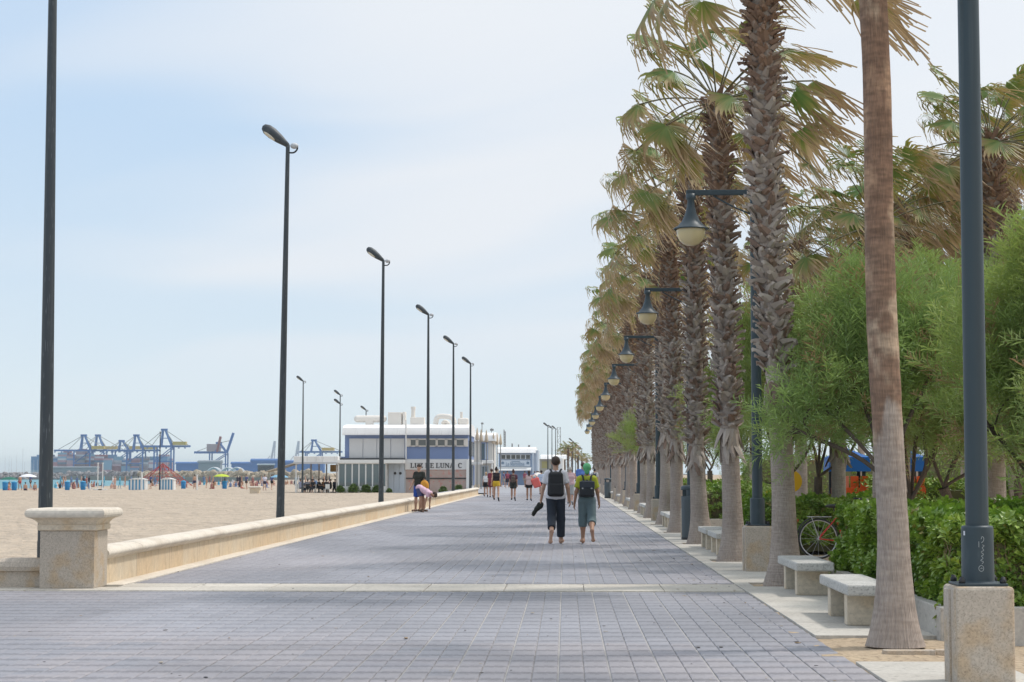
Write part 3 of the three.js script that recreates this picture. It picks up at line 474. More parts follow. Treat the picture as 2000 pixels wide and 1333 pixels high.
for (const [x, d, h, c, label] of back) palmTree(label, [x, -0.06, -d], { h, r: 0.17, seed: 60 + d, crown: c, bootY: h * 0.42, loose: d < 45, group: 'palms in the park', cs: 0.68 + 0.12 * hash(d, 4), turn: (hash(d, 9) - 0.5) * 0.9 });

// ---------------------------------------------------------------- feathery tamarisk trees
function sprayGeo(seed) { // a drooping plume of hair-thin green twigs
  const R = rngOf(seed), pos = [], col = []; const add = (a, b, c, k) => { for (const p of [a, b, c]) pos.push(p.x, p.y, p.z); for (let i = 0; i < 3; i++) col.push(k, k, k); };
  const spine = t => V(0.06 * Math.sin(t * 2 + seed), 0.58 * t - 0.12 * t * t, 0.16 * t * t);
  for (let i = 0; i < 26; i++) { const t = 0.06 + 0.94 * i / 25, a = i * 2.4 + R() * 0.6, l = (0.22 - 0.10 * t) * (0.7 + 0.6 * R()), b = spine(t), d = V(Math.cos(a) * 0.62, 0.75, Math.sin(a) * 0.62).normalize(), m = b.clone().addScaledVector(d, l * 0.5), e = b.clone().addScaledVector(d, l).add(V(0, -0.03, 0)), w = V(-Math.sin(a), 0, Math.cos(a)).multiplyScalar(0.0045), k = 0.85 + 0.3 * R(); add(b, m.clone().add(w), e, k); add(b, e, m.clone().sub(w), k); }
  const g = new THREE.BufferGeometry(); g.setAttribute('position', new THREE.Float32BufferAttribute(pos, 3)); g.setAttribute('color', new THREE.Float32BufferAttribute(col, 3)); g.computeVertexNormals(); return g;
}
const sprays = [sprayGeo(1), sprayGeo(2)];
const sprayMat = new THREE.MeshPhysicalMaterial({ vertexColors: true, roughness: 0.85, side: THREE.DoubleSide, transmission: 0.45, thickness: 0 });
const tamBark = new THREE.MeshStandardMaterial({ color: lin(0.42, 0.38, 0.34), map: barkTex, bumpMap: barkBump, bumpScale: 0.02, roughness: 1 });
// blobs: [x, y, z, radius] relative to the foot; limbs run from the trunk to each
function tamarisk(label, p, forkY, lean, blobs, dens, hue = 0) {
  const t = thing('tamarisk_tree', label, 'tree', p, 0, 'feathery trees behind the hedge'), R = rngOf(Math.round(p[0] * 100 + p[2] * 37) + 5000);
  const fork = V(lean[0], forkY, lean[1]); const tr = tube([[0, -0.2, 0], [lean[0] * 0.2 + 0.05, forkY * 0.4, lean[1] * 0.3], fork], 0.085, 10, 9); { const q = tr.attributes.position, u = tr.attributes.uv; for (let i = 0; i < q.count; i++) { const k = 1.15 - 0.4 * clamp(q.getY(i) / forkY); u.setXY(i, u.getY(i), u.getX(i) * 2); } } part('trunk', jitter(tr, 0.05, 6, 3), tamBark, t);
  const limbs = [], mats = [[], []], cols = [[], []], q = new THREE.Quaternion(), up = V(0, 1, 0);
  for (const [x, y, z, r] of blobs) {
    const c = V(x, y, z), mid = fork.clone().lerp(c, 0.5).add(V((R() - 0.5) * 0.4, -0.12 + (R() - 0.5) * 0.3, (R() - 0.5) * 0.4));
    const lg = tube([fork, mid, c], 0.028, 10, 6); limbs.push(lg);
    for (let i = 0; i < 7; i++) { const e = c.clone().add(V(R() - 0.5, R() * 0.9 - 0.3, R() - 0.5).multiplyScalar(r * 1.5)); limbs.push(tube([c.clone().lerp(mid, 0.3 * R()), c.clone().lerp(e, 0.5).add(V(0, 0.08 * r, 0)), e], 0.010, 6, 4)); }
    const n = Math.round(dens * r * r * r ** 0.4), sub = []; for (let i = 0; i < 13; i++) { const d = V(R() - 0.5, R() - 0.45, R() - 0.5).normalize().multiplyScalar(r * (0.45 + 0.5 * R())); sub.push([c.clone().add(d), r * (0.30 + 0.34 * R()), R()]); }
    for (let i = 0; i < n; i++) { const [sc, sr, sh] = sub[Math.floor(R() * sub.length)], d = V(R() - 0.5, R() - 0.5, R() - 0.5).normalize(), pp = sc.clone().addScaledVector(d, sr * Math.pow(R(), 0.5)), dir = pp.clone().sub(c).normalize().multiplyScalar(0.9).add(V((R() - 0.5) * 0.7 + 0.15, 0.55 + R() * 0.5, (R() - 0.5) * 0.7)).normalize(), s = 0.65 + R() * 0.7;
      q.setFromUnitVectors(up, dir); q.multiply(new THREE.Quaternion().setFromAxisAngle(up, R() * 6.28)); const k = i & 1; mats[k].push(new THREE.Matrix4().compose(pp, q, V(s, s, s)));
      const b = R() < 0.07 ? [0.42, 0.28, 0.14] : mix3(mix3([0.36, 0.46, 0.13], [0.46, 0.53, 0.15], sh), [0.27, 0.42, 0.14], clamp(hue + 0.35 * R())); cols[k].push(b); }
  }
  part('limbs', limbs, tamBark, t);
  for (const k of [0, 1]) { const im = new THREE.InstancedMesh(sprays[k], sprayMat, mats[k].length), cc = new THREE.Color(); im.name = 'foliage'; im.userData.kind = 'stuff'; im.castShadow = im.receiveShadow = true; mats[k].forEach((m, i) => { im.setMatrixAt(i, m); im.setColorAt(i, cc.setRGB(...cols[k][i])); }); t.add(im); }
  return t;
}
const DEN = 680;
tamarisk('feathery green tree reaching over the shaggy palm trunk from behind the smooth one', [4.05, -0.06, -23.2], 1.35, [-0.05, -0.1], [[-1.1, 2.05, -0.9, 0.36], [-0.72, 2.32, -1.0, 0.45], [-0.3, 2.6, -1.2, 0.55], [0.0, 3.0, -1.6, 0.75], [0.4, 3.35, -1.8, 0.8], [-0.15, 3.65, -2.0, 0.6], [0.7, 2.85, -1.3, 0.6]], DEN, 0.35);
tamarisk('feathery tree with a short dark forked trunk above the red bicycle', [4.86, -0.06, -37], 1.45, [0.05, 0], [[-0.4, 2.7, 0, 0.6], [0.3, 3.1, 0, 0.75], [0.95, 2.75, 0, 0.6], [0.2, 3.8, 0, 0.65]], DEN, 0.15);
tamarisk('tall feathery tree between the smooth palm and the play tower', [4.95, -0.06, -28.2], 1.1, [0.15, 0], [[0.0, 2.7, 0, 0.95], [0.6, 3.4, -0.2, 0.95], [-0.4, 3.3, 0.2, 0.75], [0.9, 2.8, 0.2, 0.75], [1.3, 3.2, 0, 0.75], [0.2, 2.5, 0.3, 0.5]], DEN, 0.1);
tamarisk('bright feathery tree behind the nearest lamp pole, with several thin trunks', [5.3, -0.06, -21.6], 0.9, [0.1, 0], [[-0.1, 2.6, 0.1, 0.75], [0.55, 3.0, 0, 0.85], [0.1, 3.5, -0.2, 0.65], [0.9, 3.7, 0, 0.7], [0.5, 2.1, 0.3, 0.6], [1.0, 2.5, 0.2, 0.7], [-0.55, 2.05, 0.2, 0.45]], DEN, 0);
tamarisk('yellow green feathery bush at the right edge over the hedge', [5.15, -0.06, -19.6], 0.7, [0.1, 0.1], [[0.2, 1.75, 0.2, 0.55], [0.5, 2.2, 0, 0.6], [0.3, 1.35, 0.3, 0.45], [0.7, 2.9, -0.2, 0.6]], DEN, 0);
tamarisk('feathery tree behind the smooth palm trunk, leaning over the bicycles', [6.3, -0.06, -30.5], 1.3, [-0.3, 0.2], [[-0.6, 2.5, 0.3, 0.8], [0.2, 2.9, 0, 0.9], [0.9, 2.6, 0, 0.8], [0.4, 3.6, -0.2, 0.8]], DEN * 0.9, 0.25);
tamarisk('dark green feathery tree far at the right behind the others', [8.2, -0.06, -35], 1.4, [0.1, 0], [[-0.5, 3.0, 0.2, 1.0], [0.6, 3.3, 0, 1.1], [0.1, 4.3, -0.2, 0.9], [1.5, 2.7, 0, 0.9]], DEN * 0.7, 0.3);
tamarisk('olive feathery tree between the two shaggy palms', [4.15, -0.06, -36.5], 1.3, [0, 0], [[-0.35, 2.7, 0, 0.75], [0.2, 3.3, 0, 0.85], [-0.2, 4.0, -0.2, 0.65], [0.75, 2.9, 0, 0.8], [-0.6, 2.0, 0.3, 0.45], [0.8, 3.9, 0, 0.7]], DEN * 0.9, 0.05);
tamarisk('olive feathery tree behind the litter bin', [3.95, -0.06, -45], 1.3, [0, 0], [[-0.25, 2.6, 0, 0.7], [0.3, 3.2, 0, 0.8], [-0.55, 3.2, 0, 0.55], [0.1, 4.0, 0, 0.6]], DEN * 0.8, 0);
tamarisk('small bright green tree leaning out among the far row palms', [3.3, -0.06, -73], 2.0, [-0.2, 0], [[-0.45, 2.8, 0, 0.75], [-0.3, 3.4, 0, 0.55], [0.1, 2.6, 0, 0.55]], DEN * 0.7, 0);
tamarisk('feathery tree beyond the fourth promenade lamp', [4.4, -0.06, -58], 1.6, [0, 0], [[-0.3, 2.8, 0, 0.8], [0.4, 3.4, 0, 0.8], [0, 2.2, 0, 0.6]], DEN * 0.6, 0.2);

// ---------------------------------------------------------------- clipped hedges with a stone kerb
function leafClump(seed) { const R = rngOf(seed), pos = [], col = [];
  for (let i = 0; i < 7; i++) { const a = i * 2.4 + R(), el = 0.2 + R() * 0.9, l = 0.05 + R() * 0.03, w = 0.013 + R() * 0.006, d = V(Math.cos(a) * Math.cos(el), Math.sin(el), Math.sin(a) * Math.cos(el)), s = V(-Math.sin(a), 0, Math.cos(a)), o = V(0, i * 0.006, 0), m = o.clone().addScaledVector(d, l * 0.55), e = o.clone().addScaledVector(d, l).add(V(0, -0.008, 0)), k = 0.75 + 0.5 * R(), c = [k, k, k];
    for (const sg of [-1, 1]) { const q = m.clone().addScaledVector(s, sg * w).add(V(0, 0.006, 0)); for (const p of sg > 0 ? [o, q, m, m, q, e] : [o, m, q, m, e, q]) { pos.push(p.x, p.y, p.z); col.push(...c); } } }
  const g = new THREE.BufferGeometry(); g.setAttribute('position', new THREE.Float32BufferAttribute(pos, 3)); g.setAttribute('color', new THREE.Float32BufferAttribute(col, 3)); g.computeVertexNormals(); return g; }
const clumps = [leafClump(41), leafClump(42)], leafMat = new THREE.MeshPhysicalMaterial({ vertexColors: true, roughness: 0.42, side: THREE.DoubleSide, transmission: 0.3, thickness: 0 });
function hedge(label, x0, x1, zNear, zFar, h, per, kerb = true) {
  const t = thing('hedge', label, 'hedge', [0, 0, 0], 0, 'clipped hedges behind the benches'), R = rngOf(Math.round(zNear * 91)), w = x1 - x0, l = zFar - zNear;
  const core = new THREE.BoxGeometry(w - 0.3, h - 0.16, l - 0.3, Math.ceil(w * 5), 6, Math.ceil(l * 3)); core.translate((x0 + x1) / 2, h / 2 - 0.1, -(zNear + zFar) / 2); part('twig_core', jitter(core, 0.14, 4, 9), mat([0.15, 0.15, 0.075], 1), t);
  const twigs = []; for (let i = 0; i < Math.min(260, l * 26); i++) { const fx = R() < 0.4, x = fx ? x0 + 0.08 * R() + 0.04 : mix(x0, x1, R()), z = fx ? -mix(zNear, zFar, R()) : -zNear - 0.06 - 0.08 * R(), y = 0.15 + R() * 0.5; twigs.push(tube([[x + 0.1 * (R() - 0.5), y, z], [x + 0.08 * (R() - 0.5), y + 0.15, z + 0.05 * (R() - 0.5)], [x + 0.14 * (R() - 0.5), y + 0.3 + 0.1 * R(), z]], 0.0045, 4, 4)); } part('twigs', twigs, mat([0.22, 0.16, 0.10], 0.95), t).userData.kind = 'stuff';
  const faces = [[w * l, 0], [h * l, 1], [h * w, 2]], N2 = [[], []], C2 = [[], []], q = new THREE.Quaternion();
  for (const [area, f] of faces) for (let i = 0; i < area * per * (f ? 1.15 : 0.8); i++) {
    let x, y, z, nrm; if (f === 0) { x = mix(x0, x1, R()); z = mix(zNear, zFar, R()); y = h; nrm = V(0, 1, 0); } else if (f === 1) { x = x0; z = mix(zNear, zFar, R()); y = 0.12 + R() * (h - 0.1); nrm = V(-1, 0, 0); } else { x = mix(x0, x1, R()); z = zNear; y = 0.12 + R() * (h - 0.1); nrm = V(0, 0, 1); }
    const b = fbm(x * 2.2 + y * 2, z * 2.2 + y * 1.7, 401, 3), hole = fbm(x * 5 + y * 4, z * 5 - y * 5, 407, 2); if (f && hole > 0.63 && R() < 0.85) continue;
    const off = (b - 0.55) * 0.42 - 0.10 * R(), p = V(x, y, -z).addScaledVector(V(nrm.x, nrm.y, nrm.z), off); p.y = Math.max(0.1, p.y);
    q.setFromUnitVectors(V(0, 1, 0), nrm.clone().add(V((R() - 0.5) * 1.2, 0.5 + R() * 0.5, (R() - 0.5) * 1.2)).normalize()); const s = 0.9 + R() * 0.8, k = i & 1, hu = fbm(x * 3 + 7, z * 3 + y * 3, 411, 3) + (R() - 0.5) * 0.4;
    N2[k].push(new THREE.Matrix4().compose(p, q, V(s, s, s))); C2[k].push(R() < 0.03 ? [0.34, 0.30, 0.08] : mix3([0.16, 0.30, 0.055], [0.46, 0.60, 0.10], clamp(hu)));
  }
  for (const k of [0, 1]) { const im = new THREE.InstancedMesh(clumps[k], leafMat, N2[k].length), cc = new THREE.Color(); im.name = 'leaves'; im.userData.kind = 'stuff'; im.castShadow = im.receiveShadow = true; N2[k].forEach((m, i) => { im.setMatrixAt(i, m); im.setColorAt(i, cc.setRGB(...C2[k][i])); }); t.add(im); }
  if (kerb) { const kb = thing('planter_kerb', label.replace(/^.*?hedge/, 'low pale stone kerb round the hedge'), 'kerb', [0, 0, 0], 0, 'kerbs round the hedges'); let i = 0;
    for (let z = zNear - 0.2; z < zFar; z += 1.0, i++) part('kerb_stone', box(x0 - 0.12, x0 + 0.0, -0.08, 0.27 + 0.008 * hash(i, 8), -z - 0.004, -Math.min(zFar, z + 1) + 0.004, 0.012), concMat, kb);
    for (let x = x0 + 0.004; x < x1 + 0.1; x += 1.0, i++) part('kerb_stone', box(x, Math.min(x + 0.992, x1 + 0.6), -0.08, 0.27 + 0.008 * hash(i, 8), -zNear + 0.2, -zNear + 0.08, 0.012), concMat, kb); }
}
hedge('nearest clipped green hedge beside the smooth palm', 3.42, 5.6, 17.1, 23.9, 1.0, 620);
hedge('clipped green hedge behind the red bicycle', 3.45, 6.6, 35.6, 38.6, 0.92, 420, false);
hedge('clipped green hedge beyond the litter bin', 3.45, 5.4, 50, 70, 1.10, 150);
hedge('far tall shrubbery across the park behind the palms', 9, 36, 95, 98, 2.3, 45, false);
hedge('farther clipped hedge behind the handlebars at the park path', 6.2, 12, 40, 42, 1.25, 200, false);

// ---------------------------------------------------------------- bicycles and play tower in the park
function bicycle(label, p, turn, frameMat) {
  const t = thing('bicycle', label, 'bicycle', p, turn, 'bicycles parked behind the hedge'), tyre = darkMat, rim = mat([0.55, 0.57, 0.6], 0.3, { metalness: 0.6 });
  for (const x of [-0.53, 0.53]) { const w = part('wheel', new THREE.TorusGeometry(0.325, 0.011, 8, 40), rim, t); w.position.set(x, 0.355, 0);
    part('tyre', new THREE.TorusGeometry(0.345, 0.018, 8, 40), tyre, w); part('spokes', Array.from({ length: 16 }, (_, i) => rod(V(0, 0, (i % 2 ? 0.02 : -0.02)), V(Math.cos(i * 0.3927) * 0.32, Math.sin(i * 0.3927) * 0.32, 0), 0.0022, 0.0022, 4)), rim, w);
    part('hub', rod(V(0, 0, -0.05), V(0, 0, 0.05), 0.022, 0.022, 10), rim, w); part('mudguard', new THREE.TorusGeometry(0.385, 0.014, 5, 20, 2.2).rotateZ(x < 0 ? 1.2 : 0.4), darkMat, w); }
  const bb = V(-0.08, 0.30, 0), st = V(-0.24, 0.82, 0), hd = V(0.36, 0.86, 0), hb = V(0.40, 0.72, 0);
  part('frame', [rod(bb, V(-0.22, 0.76, 0), 0.017), rod(bb, hb, 0.019), rod(V(-0.21, 0.70, 0), hd, 0.017), rod(bb, V(-0.53, 0.355, 0.05), 0.01), rod(bb, V(-0.53, 0.355, -0.05), 0.01), rod(V(-0.21, 0.72, 0), V(-0.53, 0.355, 0.05), 0.009), rod(V(-0.21, 0.72, 0), V(-0.53, 0.355, -0.05), 0.009), rod(hb, V(0.36, 0.9, 0), 0.02)], frameMat, t);
  part('fork', [rod(hb, V(0.53, 0.355, 0.045), 0.011), rod(hb, V(0.53, 0.355, -0.045), 0.011)], frameMat, t);
  part('saddle', [(() => { const g = new THREE.SphereGeometry(1, 14, 8); g.scale(0.14, 0.035, 0.065); g.translate(-0.27, 0.93, 0); return g; })(), rod(V(-0.22, 0.74, 0), V(-0.26, 0.92, 0), 0.013)], darkMat, t);
  part('handlebar', [rod(V(0.36, 0.88, 0), V(0.33, 1.02, 0), 0.013), tube([[0.22, 1.06, -0.28], [0.30, 1.05, -0.22], [0.35, 1.03, -0.08], [0.35, 1.03, 0.08], [0.30, 1.05, 0.22], [0.22, 1.06, 0.28]], 0.012, 24, 6)], rim, t);
  for (const z of [-0.27, 0.27]) part('grip', rod(V(0.25, 1.058, z * 0.93), V(0.16, 1.06, z * 1.06), 0.017), darkMat, t);
  part('crank', [new THREE.TorusGeometry(0.085, 0.008, 6, 24).translate(-0.08, 0.30, 0.05), rod(V(-0.08, 0.3, 0.06), V(0.03, 0.18, 0.06), 0.009), box(0.0, 0.07, 0.165, 0.185, 0.06, 0.14)], rim, t);
  part('reflector', box(-0.90, -0.885, 0.66, 0.70, -0.02, 0.02), mat([0.5, 0.02, 0.01], 0.3), t); part('rack', [rod(V(-0.30, 0.74, 0.05), V(-0.72, 0.74, 0.05), 0.006), rod(V(-0.30, 0.74, -0.05), V(-0.72, 0.74, -0.05), 0.006), rod(V(-0.66, 0.74, 0.05), V(-0.53, 0.36, 0.06), 0.006)], rim, t);
}
bicycle('red bicycle parked behind the second bench, rear wheel in view', [5.0, -0.05, -33.8], 0.06, mat([0.55, 0.03, 0.02], 0.35));
bicycle('white bicycle behind the hedge, only its curved handlebar in view', [5.75, -0.05, -26.2], 2.0, mat([0.7, 0.7, 0.7], 0.35));
bicycle('dark bicycle behind the hedge beside the smooth palm, black grips in view', [5.15, -0.05, -26.0], 2.4, mat([0.05, 0.05, 0.06], 0.35));
{
  const t = thing('play_tower', 'play tower with blue roofs and bright orange panels in the park', 'playground', [6.18, -0.02, -40.5]), blue = mat([0.01, 0.13, 0.45], 0.45), org = mat([0.75, 0.10, 0.012], 0.45), post = mat([0.035, 0.05, 0.06], 0.6), yel = mat([0.72, 0.42, 0.015], 0.45), pink = mat([0.75, 0.22, 0.14], 0.5);
  const roof = (x) => squareLathe([[0.002, 2.02], [0.42, 1.82], [0.44, 1.52], [0.40, 1.52], [0.002, 1.54]]).translate(x, 0, 0);
  part('roof', roof(-0.2), blue, t); part('roof', roof(0.98), blue, t);
  for (const x of [-0.5, 0.1, 0.68, 1.28]) for (const z of [-0.35, 0.35]) part('post', box(x - 0.035, x + 0.035, 0, 1.55, z - 0.035, z + 0.035), post, t);
  for (const [x0, x1] of [[-0.6, 0.2], [0.58, 1.38]]) { for (let i = 0; i < 4; i++) part('slat', box(mix(x0, x1, i / 4) + 0.012, mix(x0, x1, (i + 1) / 4) - 0.02, 0.5, 1.42, 0.39, 0.43, 0.01), i % 3 === 1 ? pink : org, t); part('panel', box(x0, x1, 0.72, 1.18, 0.432, 0.452, 0.006), org, t); part('deck', box(x0, x1, 0.44, 0.5, -0.36, 0.36), post, t); }
  part('bridge', box(0.2, 0.58, 0.45, 0.5, -0.3, 0.3), org, t);
  const s = thing('spring_panel', 'yellow round play panels on a post left of the play tower', 'playground', [4.85, -0.06, -41]);
  part('panel', [new THREE.CylinderGeometry(0.24, 0.24, 0.05, 24).rotateX(Math.PI / 2).translate(0, 1.35, 0), new THREE.CylinderGeometry(0.2, 0.2, 0.05, 24).rotateX(Math.PI / 2).translate(-0.42, 0.95, 0)], yel, s); part('post', box(-0.05, 0.05, 0, 1.4, -0.1, -0.03), post, s); part('arm', bar(V(0, 0.95, -0.04), V(-0.42, 0.95, -0.04), 0.05), post, s);
}
// ---------------------------------------------------------------- buildings along the promenade
const font = await new FontLoader().loadAsync('fonts/droid/droid_serif_bold.typeface.json');
const fontR = await new FontLoader().loadAsync('fonts/droid/droid_serif_regular.typeface.json');
const blueWall = mat([0.19, 0.255, 0.43], 0.8), paleBlue = mat([0.50, 0.56, 0.63], 0.7), greyPanel = mat([0.56, 0.555, 0.55], 0.75), glass = new THREE.MeshPhysicalMaterial({ color: lin(0.10, 0.135, 0.145), roughness: 0.08, clearcoat: 1 }), winGlass = new THREE.MeshPhysicalMaterial({ color: lin(0.10, 0.105, 0.10), roughness: 0.15, clearcoat: 0.6 }), tanC = mat([0.52, 0.43, 0.32], 0.9);
const mural = new THREE.MeshStandardMaterial({ roughness: 0.9, map: tex(256, (u, v) => { const a = N(u, v, 5, 501), b = N(u, v, 16, 505); return mix3(mix3([0.50, 0.42, 0.38], [0.42, 0.30, 0.26], a), sstep(0.55, 0.7, b) > 0.5 ? [0.55, 0.22, 0.19] : [0.52, 0.46, 0.41], 0.55 * sstep(0.5, 0.7, b)); }, 0.35) });
const roofTex = tex(256, (u, v) => 0.80 + 0.16 * N(u, v, 6, 511) - 0.14 * sstep(0.6, 0.8, N2(u, v, 30, 4, 515)), 0.25), roofMat = new THREE.MeshStandardMaterial({ color: lin(0.93, 0.92, 0.90), map: roofTex, roughness: 0.8 });
function parasolFolded(parent, x, y, z) { part('folded_parasol', lathe([[0.002, y + 1.25], [0.05, y + 1.1], [0.17, y + 0.35], [0.19, y + 0.1], [0.10, y], [0.002, y]], 10).translate(x, 0, z), tanC, parent); part('parasol_pole', rod(V(x, -0.4, z), V(x, y + 0.1, z), 0.05), metalGrey, parent); }
// vaulted white roof of length along x, profile in z
const vault = (x0, x1, y0, y1, z0, z1) => { const s = []; for (let i = 0; i <= 10; i++) { const a = Math.PI * i / 10; s.push([mix(z1, z0, (1 - Math.cos(a)) / 2), y0 + (y1 - y0) * Math.pow(Math.sin(a), 0.45)]); } s.push([z0, y0 - 0.06], [z1, y0 - 0.06]); const sh = new THREE.Shape(s.map(p => new THREE.Vector2(p[0], p[1]))); const g = new THREE.ExtrudeGeometry(sh, { depth: x1 - x0, bevelEnabled: false }); g.rotateY(-Math.PI / 2); g.scale(1, 1, 1); g.translate(x1, 0, 0); return uvm(toCreasedNormals(g, 0.6)); };
{
  const D = 180, K = F / D, X = x => (x - 1104) / K, Y = y => 1.45 + (926 - y) / K, z = -D;
  const b = thing('restaurant', 'white and blue two storey beach restaurant with dark lettering', 'building', [0, 0, 0]);
  part('wall', box(X(662), X(914), -0.5, Y(897), z - 12, z), greyPanel, b); part('upper_wall', box(X(672), X(914), Y(897) + 0.002, Y(848), z - 12, z - 0.3), blueWall, b);
  part('roof', vault(X(668), X(916), Y(849), Y(827), z - 12.6, z + 0.35), roofMat, b);
  for (let i = 0; i < 4; i++) part('panel', box(X(681 + i * 27.3), X(681 + (i + 1) * 27.3) - 0.04, Y(895), Y(857), z - 0.3, z - 0.16, 0.01), greyPanel, b);
  part('ledge', box(X(660), X(791), Y(898), Y(895.5), z - 0.35, z + 0.25), mat([0.09, 0.09, 0.09], 0.8), b);
  const win = (x0, x1, y0, y1, zz, par) => { const f = part('window', [box(x0, x1, y1 - 0.07, y1, zz, zz + 0.1), box(x0, x1, y0, y0 + 0.07, zz, zz + 0.1), box(x0, x0 + 0.07, y0, y1, zz, zz + 0.1), box(x1 - 0.07, x1, y0, y1, zz, zz + 0.1)], creamWhite, par); part('pane', box(x0 + 0.06, x1 - 0.06, y0 + 0.06, y1 - 0.06, zz + 0.02, zz + 0.05), winGlass, f); return f; };
  part('window_band', box(X(792), X(914), Y(873), Y(857), z - 0.3, z - 0.2), creamWhite, b);
  [[800, 813], [815, 833], [835, 852], [853, 870], [872, 889], [890, 907]].forEach(([a, c]) => win(X(a), X(c), Y(872.5), Y(858), z - 0.19, b));
  // glazed room with white mullions
  const gr = part('glazed_room', box(X(663), X(757), -0.4, Y(903), z + 0.0, z + 1.6), whiteMat, b);
  for (let i = 0; i < 7; i++) part('pane', box(X(666 + i * 13.2), X(666 + i * 13.2 + 10.6), Y(950), Y(907), z + 1.58, z + 1.615), glass, gr);
  part('fascia', box(X(661), X(792), Y(906), Y(899), z + 0.01, z + 1.75, 0.03), whiteMat, b);
  for (let i = 0; i < 3; i++) { const dr = part('shutter_door', box(X(759 + i * 10.5), X(769 + i * 10.5), -0.4, Y(906), z, z + 0.08, 0.01), paleBlue, b); if (i) part('porthole', new THREE.CylinderGeometry(0.13, 0.13, 0.05, 16).rotateX(Math.PI / 2).translate(X(764 + i * 10.5 - 3), Y(925), z + 0.1), darkMat, dr); }
  part('sign_board', box(X(791), X(914), Y(918), Y(899), z, z + 0.14, 0.02), mat([0.66, 0.66, 0.66], 0.7), b);
  const tg = new TextGeometry('LUZ DE LUNA  C', { font, size: 0.46, depth: 0.04, curveSegments: 4 }); tg.computeBoundingBox(); const bw = tg.boundingBox.max.x; tg.scale((X(902) - X(801)) / bw, 1, 1); tg.translate(X(801), Y(914.5), z + 0.145); part('lettering', tg, mat([0.03, 0.03, 0.035], 0.6), b);
  part('mural', box(X(793), X(911), -0.4, Y(918), z, z + 0.06), mural, b); part('rail', box(X(793), X(911), Y(936), Y(933.8), z + 0.06, z + 0.14), darkMat, b); part('pillar', box(X(911), X(917), -0.4, Y(899), z, z + 0.3), whiteMat, b);
  part('drain_pipe', rod(V(X(793), Y(897), z + 0.1), V(X(793), Y(822), z + 0.4), 0.07), whiteMat, b);
  part('roof_duct', [new THREE.CapsuleGeometry(0.34, 2.5, 6, 16).rotateZ(Math.PI / 2).translate(X(716), Y(817), z - 3), box(X(707), X(722), Y(830), Y(820), z - 3.3, z - 2.7)], creamWhite, b);
  part('roof_unit', [box(X(752), X(779), Y(829), Y(804), z - 4.2, z - 2.6, 0.05), box(X(781), X(786), Y(829), Y(803), z - 4.2, z - 2.6, 0.03)], creamWhite, b);
  part('roof_unit', box(X(796), X(824), Y(829), Y(814), z - 4, z - 2.8, 0.05), creamWhite, b);
  part('chimney', [rod(V(X(801), Y(815), z - 3.4), V(X(801), Y(797), z - 3.4), 0.2, 0.2, 14), new THREE.CylinderGeometry(0.24, 0.24, 0.25, 14).translate(X(801), Y(795), z - 3.4)], creamWhite, b);
  part('roof_duct', [tube([[X(846), Y(828), z - 3], [X(850), Y(814), z - 3], [X(866), Y(812), z - 3], [X(880), Y(816), z - 3], [X(884), Y(828), z - 3]], 0.26, 20, 10), tube([[X(858), Y(828), z - 4], [X(864), Y(822), z - 4], [X(872), Y(828), z - 4]], 0.22, 14, 10)], creamWhite, b);
  part('chimney', rod(V(X(897), Y(828), z - 3.4), V(X(897), Y(803), z - 3.4), 0.13, 0.13, 12), creamWhite, b); part('vent_box', box(X(890), X(911), Y(829), Y(815), z - 4.4, z - 3.1, 0.2), creamWhite, b);
  const sd = X(914) + 0.002; // the side that faces the promenade
  for (let i = 0; i < 4; i++) { part('side_window', box(sd, sd + 0.06, 0.3, 2.3, z - 1.2 - i * 2.9, z - 3.1 - i * 2.9), i % 2 ? blueWall : winGlass, b); part('side_window', box(sd, sd + 0.06, 3.2, 4.6, z - 1.2 - i * 2.9, z - 3.1 - i * 2.9), winGlass, b); }
  part('balcony', box(sd, sd + 0.9, Y(907), Y(902), z - 6, z - 11), whiteMat, b);
  for (const [x, y, zz] of [[930, 860, -2], [936, 862, -4], [944, 862, -7]]) parasolFolded(b, X(x), Y(y), z + zz);
  // terrace platform and lean-to roof
  part('platform', box(X(560), X(912), -0.6, Y(963.5) , z - 6, z + 2.4), capMat, b);
  const t = thing('terrace_canopy', 'white roofed open terrace left of the beach restaurant', 'canopy', [0, 0, 0]);
  part('roof', box(X(578), X(664), Y(904), Y(892), z - 5, z + 1.9, 0.04), roofMat, t); part('gutter', box(X(577), X(664), Y(907), Y(903.5), z + 1.75, z + 1.98), mat([0.55, 0.55, 0.55], 0.7), t);
  part('awning', [bar(V(X(580), Y(905), z + 1.2), V(X(522), Y(922), z + 1.2), 1.6, 0.06), bar(V(X(580), Y(905), z - 1.2), V(X(522), Y(922), z - 1.2), 2.6, 0.06)], mat([0.60, 0.55, 0.47], 0.9), t);
  for (const x of [582, 601, 617, 632, 661]) part('post', box(X(x) - 0.06, X(x) + 0.06, Y(963), Y(904), (x === 582 || x === 661 ? z + 1.6 : z - 2) - 0.06, (x === 582 || x === 661 ? z + 1.6 : z - 2) + 0.06), x === 582 ? whiteMat : mat([0.42, 0.39, 0.35], 0.8), t);
  part('back_screen', box(X(632), X(661), Y(922), Y(908), z - 4.9, z - 4.8), mat([0.45, 0.27, 0.10], 0.9), t);
